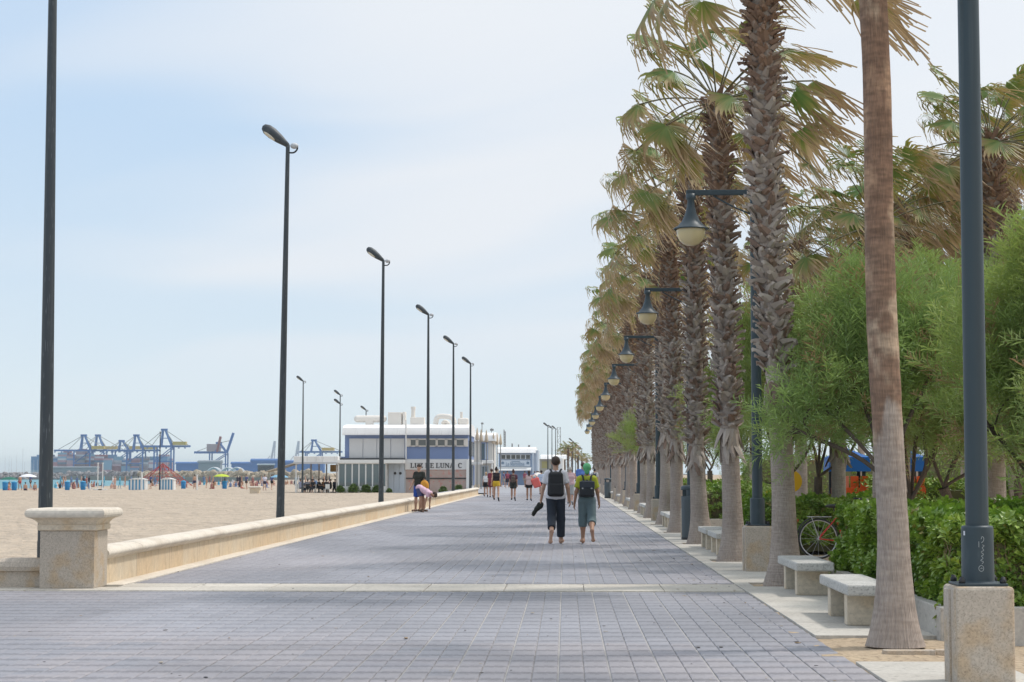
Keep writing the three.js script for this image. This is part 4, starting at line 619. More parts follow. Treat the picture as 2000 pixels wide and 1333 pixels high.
  // clipped bushes in front of the glass
  let n = 0; for (const [x, w] of [[670, 8], [695, 10], [719, 9], [740, 8], [764, 4], [868, 7], [898, 9]]) { const g = thing('planter_bush', `small round bush before the restaurant, ${['first', 'second', 'third', 'fourth', 'fifth', 'sixth', 'seventh'][n]} from its left corner`, 'bush', [X(x), Y(963.4), z + 2.05], 0, 'bushes before the restaurant'); const R = rngOf(900 + n), r = w / K, L = []; for (let i = 0; i < 260; i++) { const a = R() * 6.28, e = R() * 1.5, q = V(Math.cos(a) * Math.cos(e), Math.sin(e) * 1.2, Math.sin(a) * Math.cos(e) * 0.6).multiplyScalar(r * (0.5 + 0.75 * R())); const c = clumps[i & 1].clone(); c.scale(2.2, 2.2, 2.2); c.rotateX((R() - 0.5) * 2); c.rotateY(R() * 6); c.translate(q.x, q.y + 0.05, q.z); const k = 0.7 + 0.6 * R(), cc = c.attributes.color; for (let j = 0; j < cc.count; j++) cc.setXYZ(j, cc.getX(j) * 0.17 * k, cc.getY(j) * 0.27 * k, cc.getZ(j) * 0.06); L.push(c); } part('leaves', L, leafMat, g); part('stem', rod(V(0, -0.05, 0), V(0, r * 0.7, 0), 0.03), tamBark, g); n++; }
}
{
  const D = 205, K = F / D, X = x => (x - 1104) / K, Y = y => 1.45 + (926 - y) / K, z = -D;
  const b = thing('stair_house', 'narrow white building with a tall blue window beside the restaurant', 'building', [0, 0, 0]);
  part('wall', box(X(905), X(962), -0.5, Y(862), z - 10, z), mat([0.60, 0.58, 0.54], 0.8), b); part('roof', vault(X(900), X(968), Y(861), Y(844), z - 10.5, z + 0.4), roofMat, b);
  const w = part('window', box(X(939), X(953), Y(899), Y(865), z, z + 0.1), blueWall, b); part('pane', box(X(941), X(946.5), Y(898), Y(867), z + 0.1, z + 0.13), glass, w); part('pane', box(X(947.5), X(952), Y(898), Y(867), z + 0.1, z + 0.13), paleBlue, w);
  part('canopy', box(X(938), X(964), Y(906), Y(900), z, z + 1.6, 0.05), whiteMat, b); const d = part('door', box(X(940), X(954), -0.3, Y(910), z, z + 0.1), paleBlue, b); part('pane', box(X(942), X(946), 0.1, Y(912), z + 0.1, z + 0.13), glass, d); part('pane', box(X(948), X(952), 0.1, Y(912), z + 0.1, z + 0.13), glass, d);
  part('column', rod(V(X(962), -0.3, z + 1.3), V(X(962), Y(905), z + 1.3), 0.1), whiteMat, b); part('antenna', [rod(V(X(939), Y(846), z - 3), V(X(939), Y(824), z - 3), 0.04), box(X(937), X(942), Y(828), Y(825), z - 3.1, z - 2.9), rod(V(X(958), Y(846), z - 3), V(X(958), Y(836), z - 3), 0.04), box(X(955), X(962), Y(841), Y(837), z - 3.3, z - 2.8)], metalGrey, b);
  for (const [x, y, zz] of [[964, 868, 0.2], [969, 869, -3], [974, 868, -6]]) parasolFolded(b, X(x), Y(y), z + zz);
  part('low_wall', box(X(927), X(943), -0.3, 0.35, z + 8, z + 7.6), stoneMat, b);
}
{
  const D = 245, K = F / D, X = x => (x - 1104) / K, Y = y => 1.45 + (926 - y) / K, z = -D;
  const b = thing('sign_restaurant', 'blue two storey restaurant with a pale name board and white awning', 'building', [0, 0, 0]), wallB = mat([0.24, 0.32, 0.46], 0.8);
  part('wall', box(X(974), X(1043), -0.5, Y(885), z - 14, z), wallB, b); part('side_wall', box(X(1043) + 0.002, X(1051), -0.5, Y(880), z - 13, z - 2), paleBlue, b); part('roof', vault(X(970), X(1046), Y(885), Y(873), z - 14.5, z + 0.5), roofMat, b);
  part('window_band', box(X(979), X(1036), Y(898), Y(888), z, z + 0.06), mat([0.62, 0.64, 0.66], 0.7), b); for (let i = 0; i < 6; i++) part('window', box(X(979.5 + i * 9.6), X(987 + i * 9.6), Y(897), Y(889.5), z + 0.06, z + 0.1), winGlass, b);
  const s = part('name_board', box(X(977), X(1036), Y(912), Y(899.5), z, z + 0.16, 0.03), mat([0.60, 0.66, 0.72], 0.7), b); const ink = mat([0.13, 0.22, 0.33], 0.7);
  for (const [str, sz, x0, x1, yy] of [['La Marcelina', 0.42, 988, 1024, 910.2], ['restaurante', 0.16, 999, 1015, 903.4]]) { const g = new TextGeometry(str, { font: fontR, size: sz, depth: 0.03, curveSegments: 3 }); g.computeBoundingBox(); g.scale((X(x1) - X(x0)) / g.boundingBox.max.x, 1, 1); g.translate(X(x0), Y(yy), z + 0.165); part('lettering', g, ink, s); }
  for (const x of [982, 1031]) part('emblem', [new THREE.TorusGeometry(0.15, 0.03, 6, 16).translate(X(x), Y(905), z + 0.18), new THREE.CylinderGeometry(0.08, 0.08, 0.04, 10).rotateX(Math.PI / 2).translate(X(x), Y(905), z + 0.18)], ink, s);
  const aw = []; for (let i = 0; i < 20; i++) aw.push(bar(V(X(975.5 + (i + 0.5) * 3.1), Y(914), z), V(X(975.5 + (i + 0.5) * 3.1), Y(919.5), z + 1.4), 0.2, 0.03)); aw.forEach(g => part('awning_strip', g, whiteMat, b)); part('awning_beam', box(X(975), X(1038), Y(915), Y(913), z, z + 0.2), whiteMat, b);
  for (const x of [1041, 1049]) part('column', rod(V(X(x), -0.3, z + 1), V(X(x), Y(885), z + 1), 0.14), paleBlue, b);
  part('roof_gear', [rod(V(X(982), Y(875), z - 5), V(X(982), Y(838), z - 5), 0.06), rod(V(X(984.5), Y(875), z - 5), V(X(984.5), Y(842), z - 5), 0.06), ...Array.from({ length: 6 }, (_, i) => bar(V(X(982), Y(870 - i * 5), z - 5), V(X(984.5), Y(866 - i * 5), z - 5), 0.05)), box(X(997), X(999.5), Y(873), Y(866), z - 5, z - 4.5), box(X(1010), X(1012), Y(873), Y(868), z - 5, z - 4.5), box(X(1030), X(1034), Y(873), Y(869), z - 5, z - 4.5)], metalGrey, b);
  const c = thing('far_pavilion', 'farther low white roofed pavilion left of the walking man', 'building', [0, 0, 0]); const D3 = 330, K3 = F / D3, X3 = x => (x - 1104) / K3, Y3 = y => 1.45 + (926 - y) / K3;
  part('wall', box(X3(1050), X3(1100), -0.5, Y3(897), -D3 - 20, -D3), mat([0.42, 0.40, 0.34], 0.85), c); part('roof', vault(X3(1056), X3(1106), Y3(897), Y3(888), -D3 - 20, -D3 + 1), roofMat, c); part('shade', box(X3(1058), X3(1070), Y3(915), Y3(902), -D3, -D3 + 0.1), mat([0.42, 0.38, 0.18], 0.9), c); part('pillar', rod(V(X3(1096), -0.3, -D3 + 1), V(X3(1096), Y3(896), -D3 + 1), 0.5), whiteMat, c);
  const tw = thing('lattice_tower', 'thin steel lattice tower beyond the pavilions', 'tower', [X3(1090.5), -0.3, -360]); const L = [], hh = Y3(834) * 360 / 330; for (const [x, y] of [[-0.3, -0.3], [0.3, -0.3], [0.3, 0.3], [-0.3, 0.3]]) L.push(rod(V(x, 0, y), V(x, hh, y), 0.05, 0.05, 5)); for (let i = 0; i < 12; i++) { const y = i * hh / 12, y2 = y + hh / 12, s = i % 2 ? 1 : -1; L.push(bar(V(-0.3 * s, y, 0.3), V(0.3 * s, y2, 0.3), 0.05), bar(V(-0.3, y2, 0.3), V(0.3, y2, 0.3), 0.05), bar(V(0.3, y, -0.3 * s), V(0.3, y2, 0.3 * s), 0.05)); } part('mast', L, metalGrey, tw);
  const u = thing('white_parasol', 'white parasol open in front of the far pavilion', 'parasol', [(1051 - 1104) / 18, -0.02, -205]); part('canopy', lathe([[1.05, 2.05], [1.0, 2.12], [0.5, 2.45], [0.002, 2.62]], 8), creamWhite, u); u.scale.setScalar(0.62); part('valance', lathe([[1.06, 1.75], [1.05, 2.05]], 8), new THREE.MeshStandardMaterial({ color: lin(0.66, 0.63, 0.56), side: THREE.DoubleSide, roughness: 0.9 }), u); part('pole', rod(V(0, 0, 0), V(0, 2.6, 0), 0.03), metalGrey, u);
}
{ // far end of the promenade: brown shaggy palms and a line of green, and town blocks behind the park
  let n = 0; const far = [[1110, 865, 300], [1103, 872, 345], [1117, 872, 380], [1128, 884, 420], [1136, 890, 470], [1146, 888, 520]];
  for (const [x, top, d] of far) { const h = 1.45 + (926 - top) / (F / d), t = dup(protoP[4], [(x - 1104) / (F / d), 0, -d], n * 0.9, `far brown palm beyond the walkers, ${['first', 'second', 'third', 'fourth', 'fifth', 'sixth'][n]} and smaller with distance`, 'far palms at the end of the promenade'); const s = h / 9.2; t.scale.set(s * 1.2, s, s * 1.2); n++; }
  const c = thing('town_block', 'tan apartment block seen through the park trees', 'building', [54, 0, -170]); part('wall', box(-20, 16, -0.1, 9, -10, 0), mat([0.45, 0.33, 0.26], 0.9), c); for (let i = 0; i < 9; i++) for (let j = 0; j < 3; j++) { const w = part('window', box(-18 + i * 3.8, -16.2 + i * 3.8, 1 + j * 2.8, 2.6 + j * 2.8, 0.002, 0.06), winGlass, c); part('sill', box(-18.1 + i * 3.8, -16.1 + i * 3.8, 0.85 + j * 2.8, 0.998 + j * 2.8, 0.002, 0.16), creamWhite, w); }
  const paint = [mat([0.75, 0.75, 0.75], 0.25), mat([0.75, 0.76, 0.78], 0.25), mat([0.4, 0.05, 0.04], 0.25)];
  [[19.2, 100, 0, 'white car parked beyond the bicycles, left one'], [24.0, 101, 1, 'white car parked beyond the bicycles, right one'], [28.6, 100, 2, 'dark red car parked at the far right of the park']].forEach(([x, d, m, label]) => { const v = thing('parked_car', label, 'car', [x, -0.06, -d], 0, 'cars parked beyond the park');
    const sh = new THREE.Shape([[-2.1, 0.3], [2.1, 0.3], [2.12, 0.75], [1.9, 0.9], [1.1, 0.98], [0.5, 1.42], [-0.9, 1.45], [-1.6, 1.0], [-2.1, 0.9]].map(p => new THREE.Vector2(...p))); part('body', new THREE.ExtrudeGeometry(sh, { depth: 1.6, bevelEnabled: true, bevelSize: 0.06, bevelThickness: 0.06, bevelSegments: 2 }).translate(0, 0, -1.6), paint[m], v);
    part('side_window', (() => { const s2 = new THREE.Shape([[-1.35, 1.0], [0.95, 1.0], [0.45, 1.36], [-0.85, 1.38]].map(p => new THREE.Vector2(...p))); return new THREE.ExtrudeGeometry(s2, { depth: 0.03, bevelEnabled: false }).translate(0, 0, 0.062); })(), glass, v); for (const wx of [-1.3, 1.3]) { const w = part('wheel', new THREE.CylinderGeometry(0.32, 0.32, 0.2, 20).rotateX(Math.PI / 2).translate(wx, 0.32, 0), darkMat, v); part('rim', new THREE.CylinderGeometry(0.2, 0.2, 0.03, 16).rotateX(Math.PI / 2).translate(wx, 0.32, 0.11), metalGrey, w); } });
}
// ---------------------------------------------------------------- the port beyond the bay
const steelBlue = mat([0.03, 0.13, 0.37], 0.6), steelYellow = mat([0.55, 0.38, 0.07], 0.6), rustRed = mat([0.30, 0.08, 0.07], 0.7), stay = mat([0.30, 0.30, 0.26], 0.7), steelWhite = mat([0.58, 0.60, 0.62], 0.6);
const PD = 2600, PK = F / PD;
{
  const g = box(-1100, 200, -3, 1.5, -PD - 400, -PD + 30); struct('port_quay', g, mat([0.30, 0.29, 0.27], 0.9));
  const cr = (label, x, apexY, boomY, x0, x1, dz, raised) => {
    const k = F / (PD + dz), H = (926 - apexY) / k, B = (926 - boomY) / k, t = thing('container_crane', label, 'crane', [(x - 1104) / k, 1.5, -PD - dz], 0, 'container cranes in the port'), w = 11, zz = 9, o = x => (x - 1104) / k - t.position.x;
    const L = []; for (const a of [-1, 1]) for (const b of [-1, 1]) L.push(bar(V(a * w, 0, b * zz), V(a * w, B, b * zz), 1.7)); for (const b of [-1, 1]) { L.push(bar(V(-w, B * 0.45, b * zz), V(w, B * 0.45, b * zz), 1.3), bar(V(-w, B * 0.45, b * zz), V(w, B * 0.95, b * zz), 1.1), bar(V(-w, B, b * zz), V(w, B, b * zz), 1.6)); } for (const a of [-1, 1]) L.push(bar(V(a * w, 2, -zz), V(a * w, 2, zz), 2)); part('portal', L, steelBlue, t);
    part('apex_frame', [bar(V(-4, B, 5), V(-1.5, H, 2), 1.7), bar(V(w, B, 5), V(1.5, H, 2), 1.7), bar(V(-4, B, -5), V(-1.5, H, -2), 1.7), bar(V(w, B, -5), V(1.5, H, -2), 1.7), box(-4, 4, H - 1.2, H + 1.5, -2.5, 2.5), bar(V(-3.4, mix(B, H, 0.5), 4), V(w * 0.55, mix(B, H, 0.5), 4), 1)], steelBlue, t);
    if (!raised) { part('boom', [bar(V(o(x0), B + 0.5, 0), V(o(x1), B + 0.5, 0), 3, 2.4), ...Array.from({ length: 8 }, (_, i) => box(mix(o(x0), o(x1), i / 8), mix(o(x0), o(x1), i / 8) + 2, B - 2.4, B - 1.0, -1, 1))], steelBlue, t); part('stays', [bar(V(-1, H, 0), V(o(x0) + 6, B + 2, 0), 0.7), bar(V(-1, H, 0), V(mix(0, o(x0), 0.5), B + 2, 0), 0.7), bar(V(1, H, 0), V(o(x1) - 3, B + 2, 0), 0.7), bar(V(1, H, 0), V(w + 3, B + 2, 0), 0.9)], stay, t); part('machinery_house', box(w + 1, w + 18, B + 2.2, B + 6.5, -5, 5), steelYellow, t); }
    else { part('boom', [bar(V(w, B, 0), V(w + 9, H + 14, 0), 3, 3.2)], steelBlue, t); part('second_boom', bar(V(-2, B, 4), V(3, H + 9, 4), 3, 3), rustRed, t); part('back_girder', bar(V(-34, B + 0.5, 0), V(w, B + 0.5, 0), 3, 3), steelBlue, t); part('stays', [bar(V(0, H, 0), V(w + 7, H + 4, 0), 0.8), bar(V(0, H, 0), V(-30, B + 2, 0), 0.7)], stay, t); part('machinery_house', box(-16, 2, B + 2.2, B + 12, -5, 5), mat([0.38, 0.30, 0.30], 0.7), t); }
  };
  cr('blue container crane at the left end of the port row', 158, 851, 881, 100, 205, 0); cr('second blue container crane from the left', 186, 851, 881, 140, 240, 130); cr('lowest blue container crane in the middle of the row', 233, 862, 881, 195, 262, 60); cr('fourth blue container crane, right of the lowest one', 262, 851, 881, 215, 310, 0);
  cr('largest blue container crane, behind the thin black mast', 317, 840, 873, 270, 369, -150); cr('container crane with its booms raised straight up', 425, 866, 885, 390, 440, 0, true); cr('distant blue container crane above the terrace roof', 612, 861, 884, 578, 668, 100);
  let n = 0; for (const [x, top] of [[529, 862], [576, 862]]) { const t = thing('jib_crane', `pale slanting jib crane, ${n++ ? 'right' : 'left'} one of the two far ones`, 'crane', [(x - 1104) / PK, 1.5, -PD], 0, 'pale jib cranes'); const h = (926 - top) / PK; part('jib', [bar(V(-3, 4, 0), V(4, h, 0), 2.6), bar(V(3, 4, 0), V(5, h, 0), 1.5), bar(V(-12, 12, 0), V(-2, h * 0.55, 0), 1)], steelWhite, t); part('cab', box(-7, 7, 0, 13, -6, 6), steelWhite, t); }
  // stacked containers: far too many and too small to count
  const im = new THREE.InstancedMesh(new THREE.BoxGeometry(12.2, 2.6, 2.5), mat([1, 1, 1], 0.7), 2400), R = rngOf(77), m = new THREE.Matrix4(), c = new THREE.Color(), cl = [[0.09, 0.22, 0.40], [0.12, 0.26, 0.44], [0.20, 0.36, 0.48], [0.38, 0.18, 0.20], [0.42, 0.26, 0.30], [0.52, 0.54, 0.58], [0.44, 0.34, 0.38], [0.20, 0.30, 0.44]]; let i = 0;
  while (i < 2400) { const px = 60 + R() * 255, x = (px - 1104) / PK, tall = px > 240 ? 9 : px < 150 ? 12 : 9, hst = Math.floor(R() * R() * 3 + tall * (0.35 + 0.65 * vnoise(px * 0.16, 1, 5))), z = -PD + 5 - R() * 40, cc = cl[Math.floor(vnoise(px * 0.13, 4, 8) * 4 + R() * 4)]; for (let y = 0; y < hst && i < 2400; y++) { m.makeTranslation(Math.round(x / 12.6) * 12.6, 2.8 + y * 2.65, Math.round(z / 2.8) * 2.8); im.setMatrixAt(i, m); const d2 = R() < 0.6 ? cc : cl[Math.floor(R() * 8)]; im.setColorAt(i, c.setRGB(...d2)); i++; } }
  im.name = 'container_stacks'; tag(im, 'stacked blue and red shipping containers under the port cranes', 'containers', null, 'stuff'); scene.add(im);
  // low sheds, gantries and white arches between the cranes and the terrace
  let q = 0; for (const [x0, x1, y0, y1, cI] of [[355, 398, 903, 912, 0], [398, 440, 900, 912, 1], [462, 500, 903, 924, 0], [500, 560, 897, 924, 0], [513, 545, 905, 920, 2], [560, 640, 900, 924, 0], [110, 200, 912, 922, 1]]) { const t = thing('port_shed', `low port shed on the skyline, ${['under the raised crane', 'just right of the raised crane', 'left of the jib cranes', 'behind the jib cranes', 'pale one between the lamp post and jib crane', 'behind the terrace awning', 'left, under the first cranes'][q++]}`, 'shed', [(x0 + x1 - 2208) / 2 / PK, 1.5, -PD + 40], 0, 'sheds in the port'); const w = (x1 - x0) / PK / 2, h = (926 - y0) / PK; const mm = [steelBlue, mat([0.22, 0.25, 0.27], 0.8), steelWhite][cI]; part('hall', box(-w, w, 0, h * 0.8, -8, 8), mm, t); part('roof', vault(-w - 1, w + 1, h * 0.8, h, -9, 9), mm, t); }
  for (const [x, s] of [[415, 0], [443, 1], [460, 2]]) { const k = F / 900, t = thing('arched_frame', `white arched steel frame on the shore, ${['left', 'middle', 'right'][s]} one of three`, 'structure', [(x - 1104) / k, -1, -900], 0, 'white arches by the shore'); for (let i = 0; i < 3; i++) part('arch', tube([[-4.5, 0, -i * 3], [-3, 3.6, -i * 3], [0, 5.4, -i * 3], [3, 3.6, -i * 3], [4.5, 0, -i * 3]], 0.32, 16, 5), steelWhite, t); }
  // masts of moored sailing boats on the far left
  [[3, 893], [11, 892], [16, 896], [26, 890], [38, 876], [42, 903], [56, 904], [60, 899], [67, 898]].forEach(([x, top], i) => { const k = F / 1500, h = (926 - top) / k, t = thing('sailing_boat', `moored sailing boat beyond the breakwater, ${['leftmost', 'second', 'third', 'fourth', 'tallest masted', 'sixth', 'seventh', 'eighth', 'nearest to the thick lamp post'][i]} of the masts`, 'boat', [(x - 1104) / k, -1.6, -1500], 0, 'masts behind the breakwater'); part('mast', rod(V(0, 1, 0), V(0, h + 3, 0), 0.17, 0.10, 6), steelWhite, t); part('hull', (() => { const s = new THREE.Shape([[-6, 1.6], [-5, 0], [5, 0], [7, 1.8]].map(p => new THREE.Vector2(...p))); return new THREE.ExtrudeGeometry(s, { depth: 2.4, bevelEnabled: false }).translate(0, 0, -1.2); })(), steelWhite, t); part('boom', bar(V(0, 2.8, 0), V(-4.5, 2.9, 0), 0.3), stay, t); });
}
{ // rock breakwater: heaped boulders in a long bank
  const path = [[-420, -1020], [-250, -960], [-180, -800], [-120, -640], [-70, -560], [-20, -600]], R = rngOf(55), gs = [];
  const bank = []; for (let i = 0; i < path.length - 1; i++) { const a = V(path[i][0], -1, path[i][1]), b = V(path[i + 1][0], -1, path[i + 1][1]); bank.push(bar(a, b, 9, 2.6)); }
  const t = thing('breakwater', 'long bank of pale boulders across the bay below the port', 'breakwater'); part('core', bank, mat([0.30, 0.27, 0.23], 1), t);
  const cnt = 2600, ic = new THREE.IcosahedronGeometry(1, 1); jitter(ic, 0.5, 1.6, 4); const im = new THREE.InstancedMesh(ic, mat([1, 1, 1], 1), cnt), m = new THREE.Matrix4(), c = new THREE.Color(); let tot = 0; const seg = path.slice(1).map((p, i) => { const l = Math.hypot(p[0] - path[i][0], p[1] - path[i][1]); tot += l; return l; });
  for (let i = 0; i < cnt; i++) { let u = R() * tot, s = 0; while (u > seg[s]) { u -= seg[s]; s++; } const k = u / seg[s], x = mix(path[s][0], path[s + 1][0], k), z = mix(path[s][1], path[s + 1][1], k), off = (R() - 0.5) * 2, y = -1.4 + (1 - Math.abs(off)) * 2.4 + R() * 0.4; m.compose(V(x + off * 3, y, z + off * 7), new THREE.Quaternion().setFromEuler(new THREE.Euler(R() * 6, R() * 6, R() * 6)), V(0.8 + R() * 1.1, 0.7 + R() * 0.6, 0.8 + R())); im.setMatrixAt(i, m); const g = 0.75 + 0.5 * R(), near = s > 1 ? 1 : 0; im.setColorAt(i, c.setRGB(mix(0.26, 0.40, near) * g, mix(0.25, 0.335, near) * g, mix(0.25, 0.25, near) * g)); }
  im.name = 'boulders'; im.userData.kind = 'stuff'; t.add(im);
}

// ---------------------------------------------------------------- people: one skin surface from a skeleton field, clothes as shells over it
function field(bones, k = 0.03, inflate = 0) {
  const B = bones.map(b => { const d = V().subVectors(b.b, b.a); return { ax: b.a.x, ay: b.a.y, az: b.a.z, dx: d.x, dy: d.y, dz: d.z, l2: Math.max(1e-9, d.lengthSq()), ra: b.ra + inflate, rb: (b.rb ?? b.ra) + inflate, cut: b.cut, L: d.length() }; });
  return (x, y, z) => { let r = 9; for (const q of B) { const px = x - q.ax, py = y - q.ay, pz = z - q.az, tt = (px * q.dx + py * q.dy + pz * q.dz) / q.l2, t = tt < 0 ? 0 : tt > 1 ? 1 : tt, ex = px - q.dx * t, ey = py - q.dy * t, ez = pz - q.dz * t; let d = Math.sqrt(ex * ex + ey * ey + ez * ez) - (q.ra + (q.rb - q.ra) * t); if (q.cut) d = Math.max(d, (tt - 1) * q.L); const h = Math.max(k - Math.abs(r - d), 0) / k; r = Math.min(r, d) - h * h * k * 0.25; } return r; };
}
function nets(f, bones, cell, pad = 0.05) {
  const lo = V(9, 9, 9), hi = V(-9, -9, -9); for (const b of bones) for (const [p, r] of [[b.a, b.ra], [b.b, b.rb ?? b.ra]]) { lo.min(p.clone().subScalar(r + pad)); hi.max(p.clone().addScalar(r + pad)); }
  const nx = Math.ceil((hi.x - lo.x) / cell) + 1, ny = Math.ceil((hi.y - lo.y) / cell) + 1, nz = Math.ceil((hi.z - lo.z) / cell) + 1, val = new Float32Array(nx * ny * nz), id = (i, j, k) => (k * ny + j) * nx + i;
  for (let k = 0; k < nz; k++) for (let j = 0; j < ny; j++) for (let i = 0; i < nx; i++) val[id(i, j, k)] = f(lo.x + i * cell, lo.y + j * cell, lo.z + k * cell);
  const vid = new Int32Array(nx * ny * nz).fill(-1), pos = [], idx = [];
  for (let k = 0; k < nz - 1; k++) for (let j = 0; j < ny - 1; j++) for (let i = 0; i < nx - 1; i++) {
    let sx = 0, sy = 0, sz = 0, n = 0; const c = (a, b, d) => val[id(i + a, j + b, k + d)];
    const edge = (a0, b0, d0, a1, b1, d1) => { const u = c(a0, b0, d0), w = c(a1, b1, d1); if ((u < 0) !== (w < 0)) { const t = u / (u - w); sx += a0 + (a1 - a0) * t; sy += b0 + (b1 - b0) * t; sz += d0 + (d1 - d0) * t; n++; } };
    for (let a = 0; a < 2; a++) for (let b = 0; b < 2; b++) { edge(0, a, b, 1, a, b); edge(a, 0, b, a, 1, b); edge(a, b, 0, a, b, 1); }
    if (n) { vid[id(i, j, k)] = pos.length / 3; pos.push(lo.x + (i + sx / n) * cell, lo.y + (j + sy / n) * cell, lo.z + (k + sz / n) * cell); }
  }
  const quad = (a, b, c, d, fl) => { if (a < 0 || b < 0 || c < 0 || d < 0) return; if (fl) idx.push(a, b, c, a, c, d); else idx.push(a, c, b, a, d, c); };
  for (let k = 1; k < nz - 1; k++) for (let j = 1; j < ny - 1; j++) for (let i = 1; i < nx - 1; i++) { const v0 = val[id(i, j, k)] < 0;
    if (v0 !== val[id(i + 1, j, k)] < 0) quad(vid[id(i, j - 1, k - 1)], vid[id(i, j, k - 1)], vid[id(i, j, k)], vid[id(i, j - 1, k)], v0);
    if (v0 !== val[id(i, j + 1, k)] < 0) quad(vid[id(i - 1, j, k - 1)], vid[id(i - 1, j, k)], vid[id(i, j, k)], vid[id(i, j, k - 1)], v0);
    if (v0 !== val[id(i, j, k + 1)] < 0) quad(vid[id(i - 1, j - 1, k)], vid[id(i, j - 1, k)], vid[id(i, j, k)], vid[id(i - 1, j, k)], v0); }
  const g = new THREE.BufferGeometry(); g.setAttribute('position', new THREE.Float32BufferAttribute(pos, 3)); g.setIndex(idx); g.computeVertexNormals(); return g;
}
const B = (a, b, ra, rb, cut) => ({ a, b, ra, rb: rb ?? ra, cut });
const skinT = [mat([0.50, 0.30, 0.21], 0.55), mat([0.42, 0.235, 0.155], 0.55), mat([0.56, 0.36, 0.27], 0.55)];
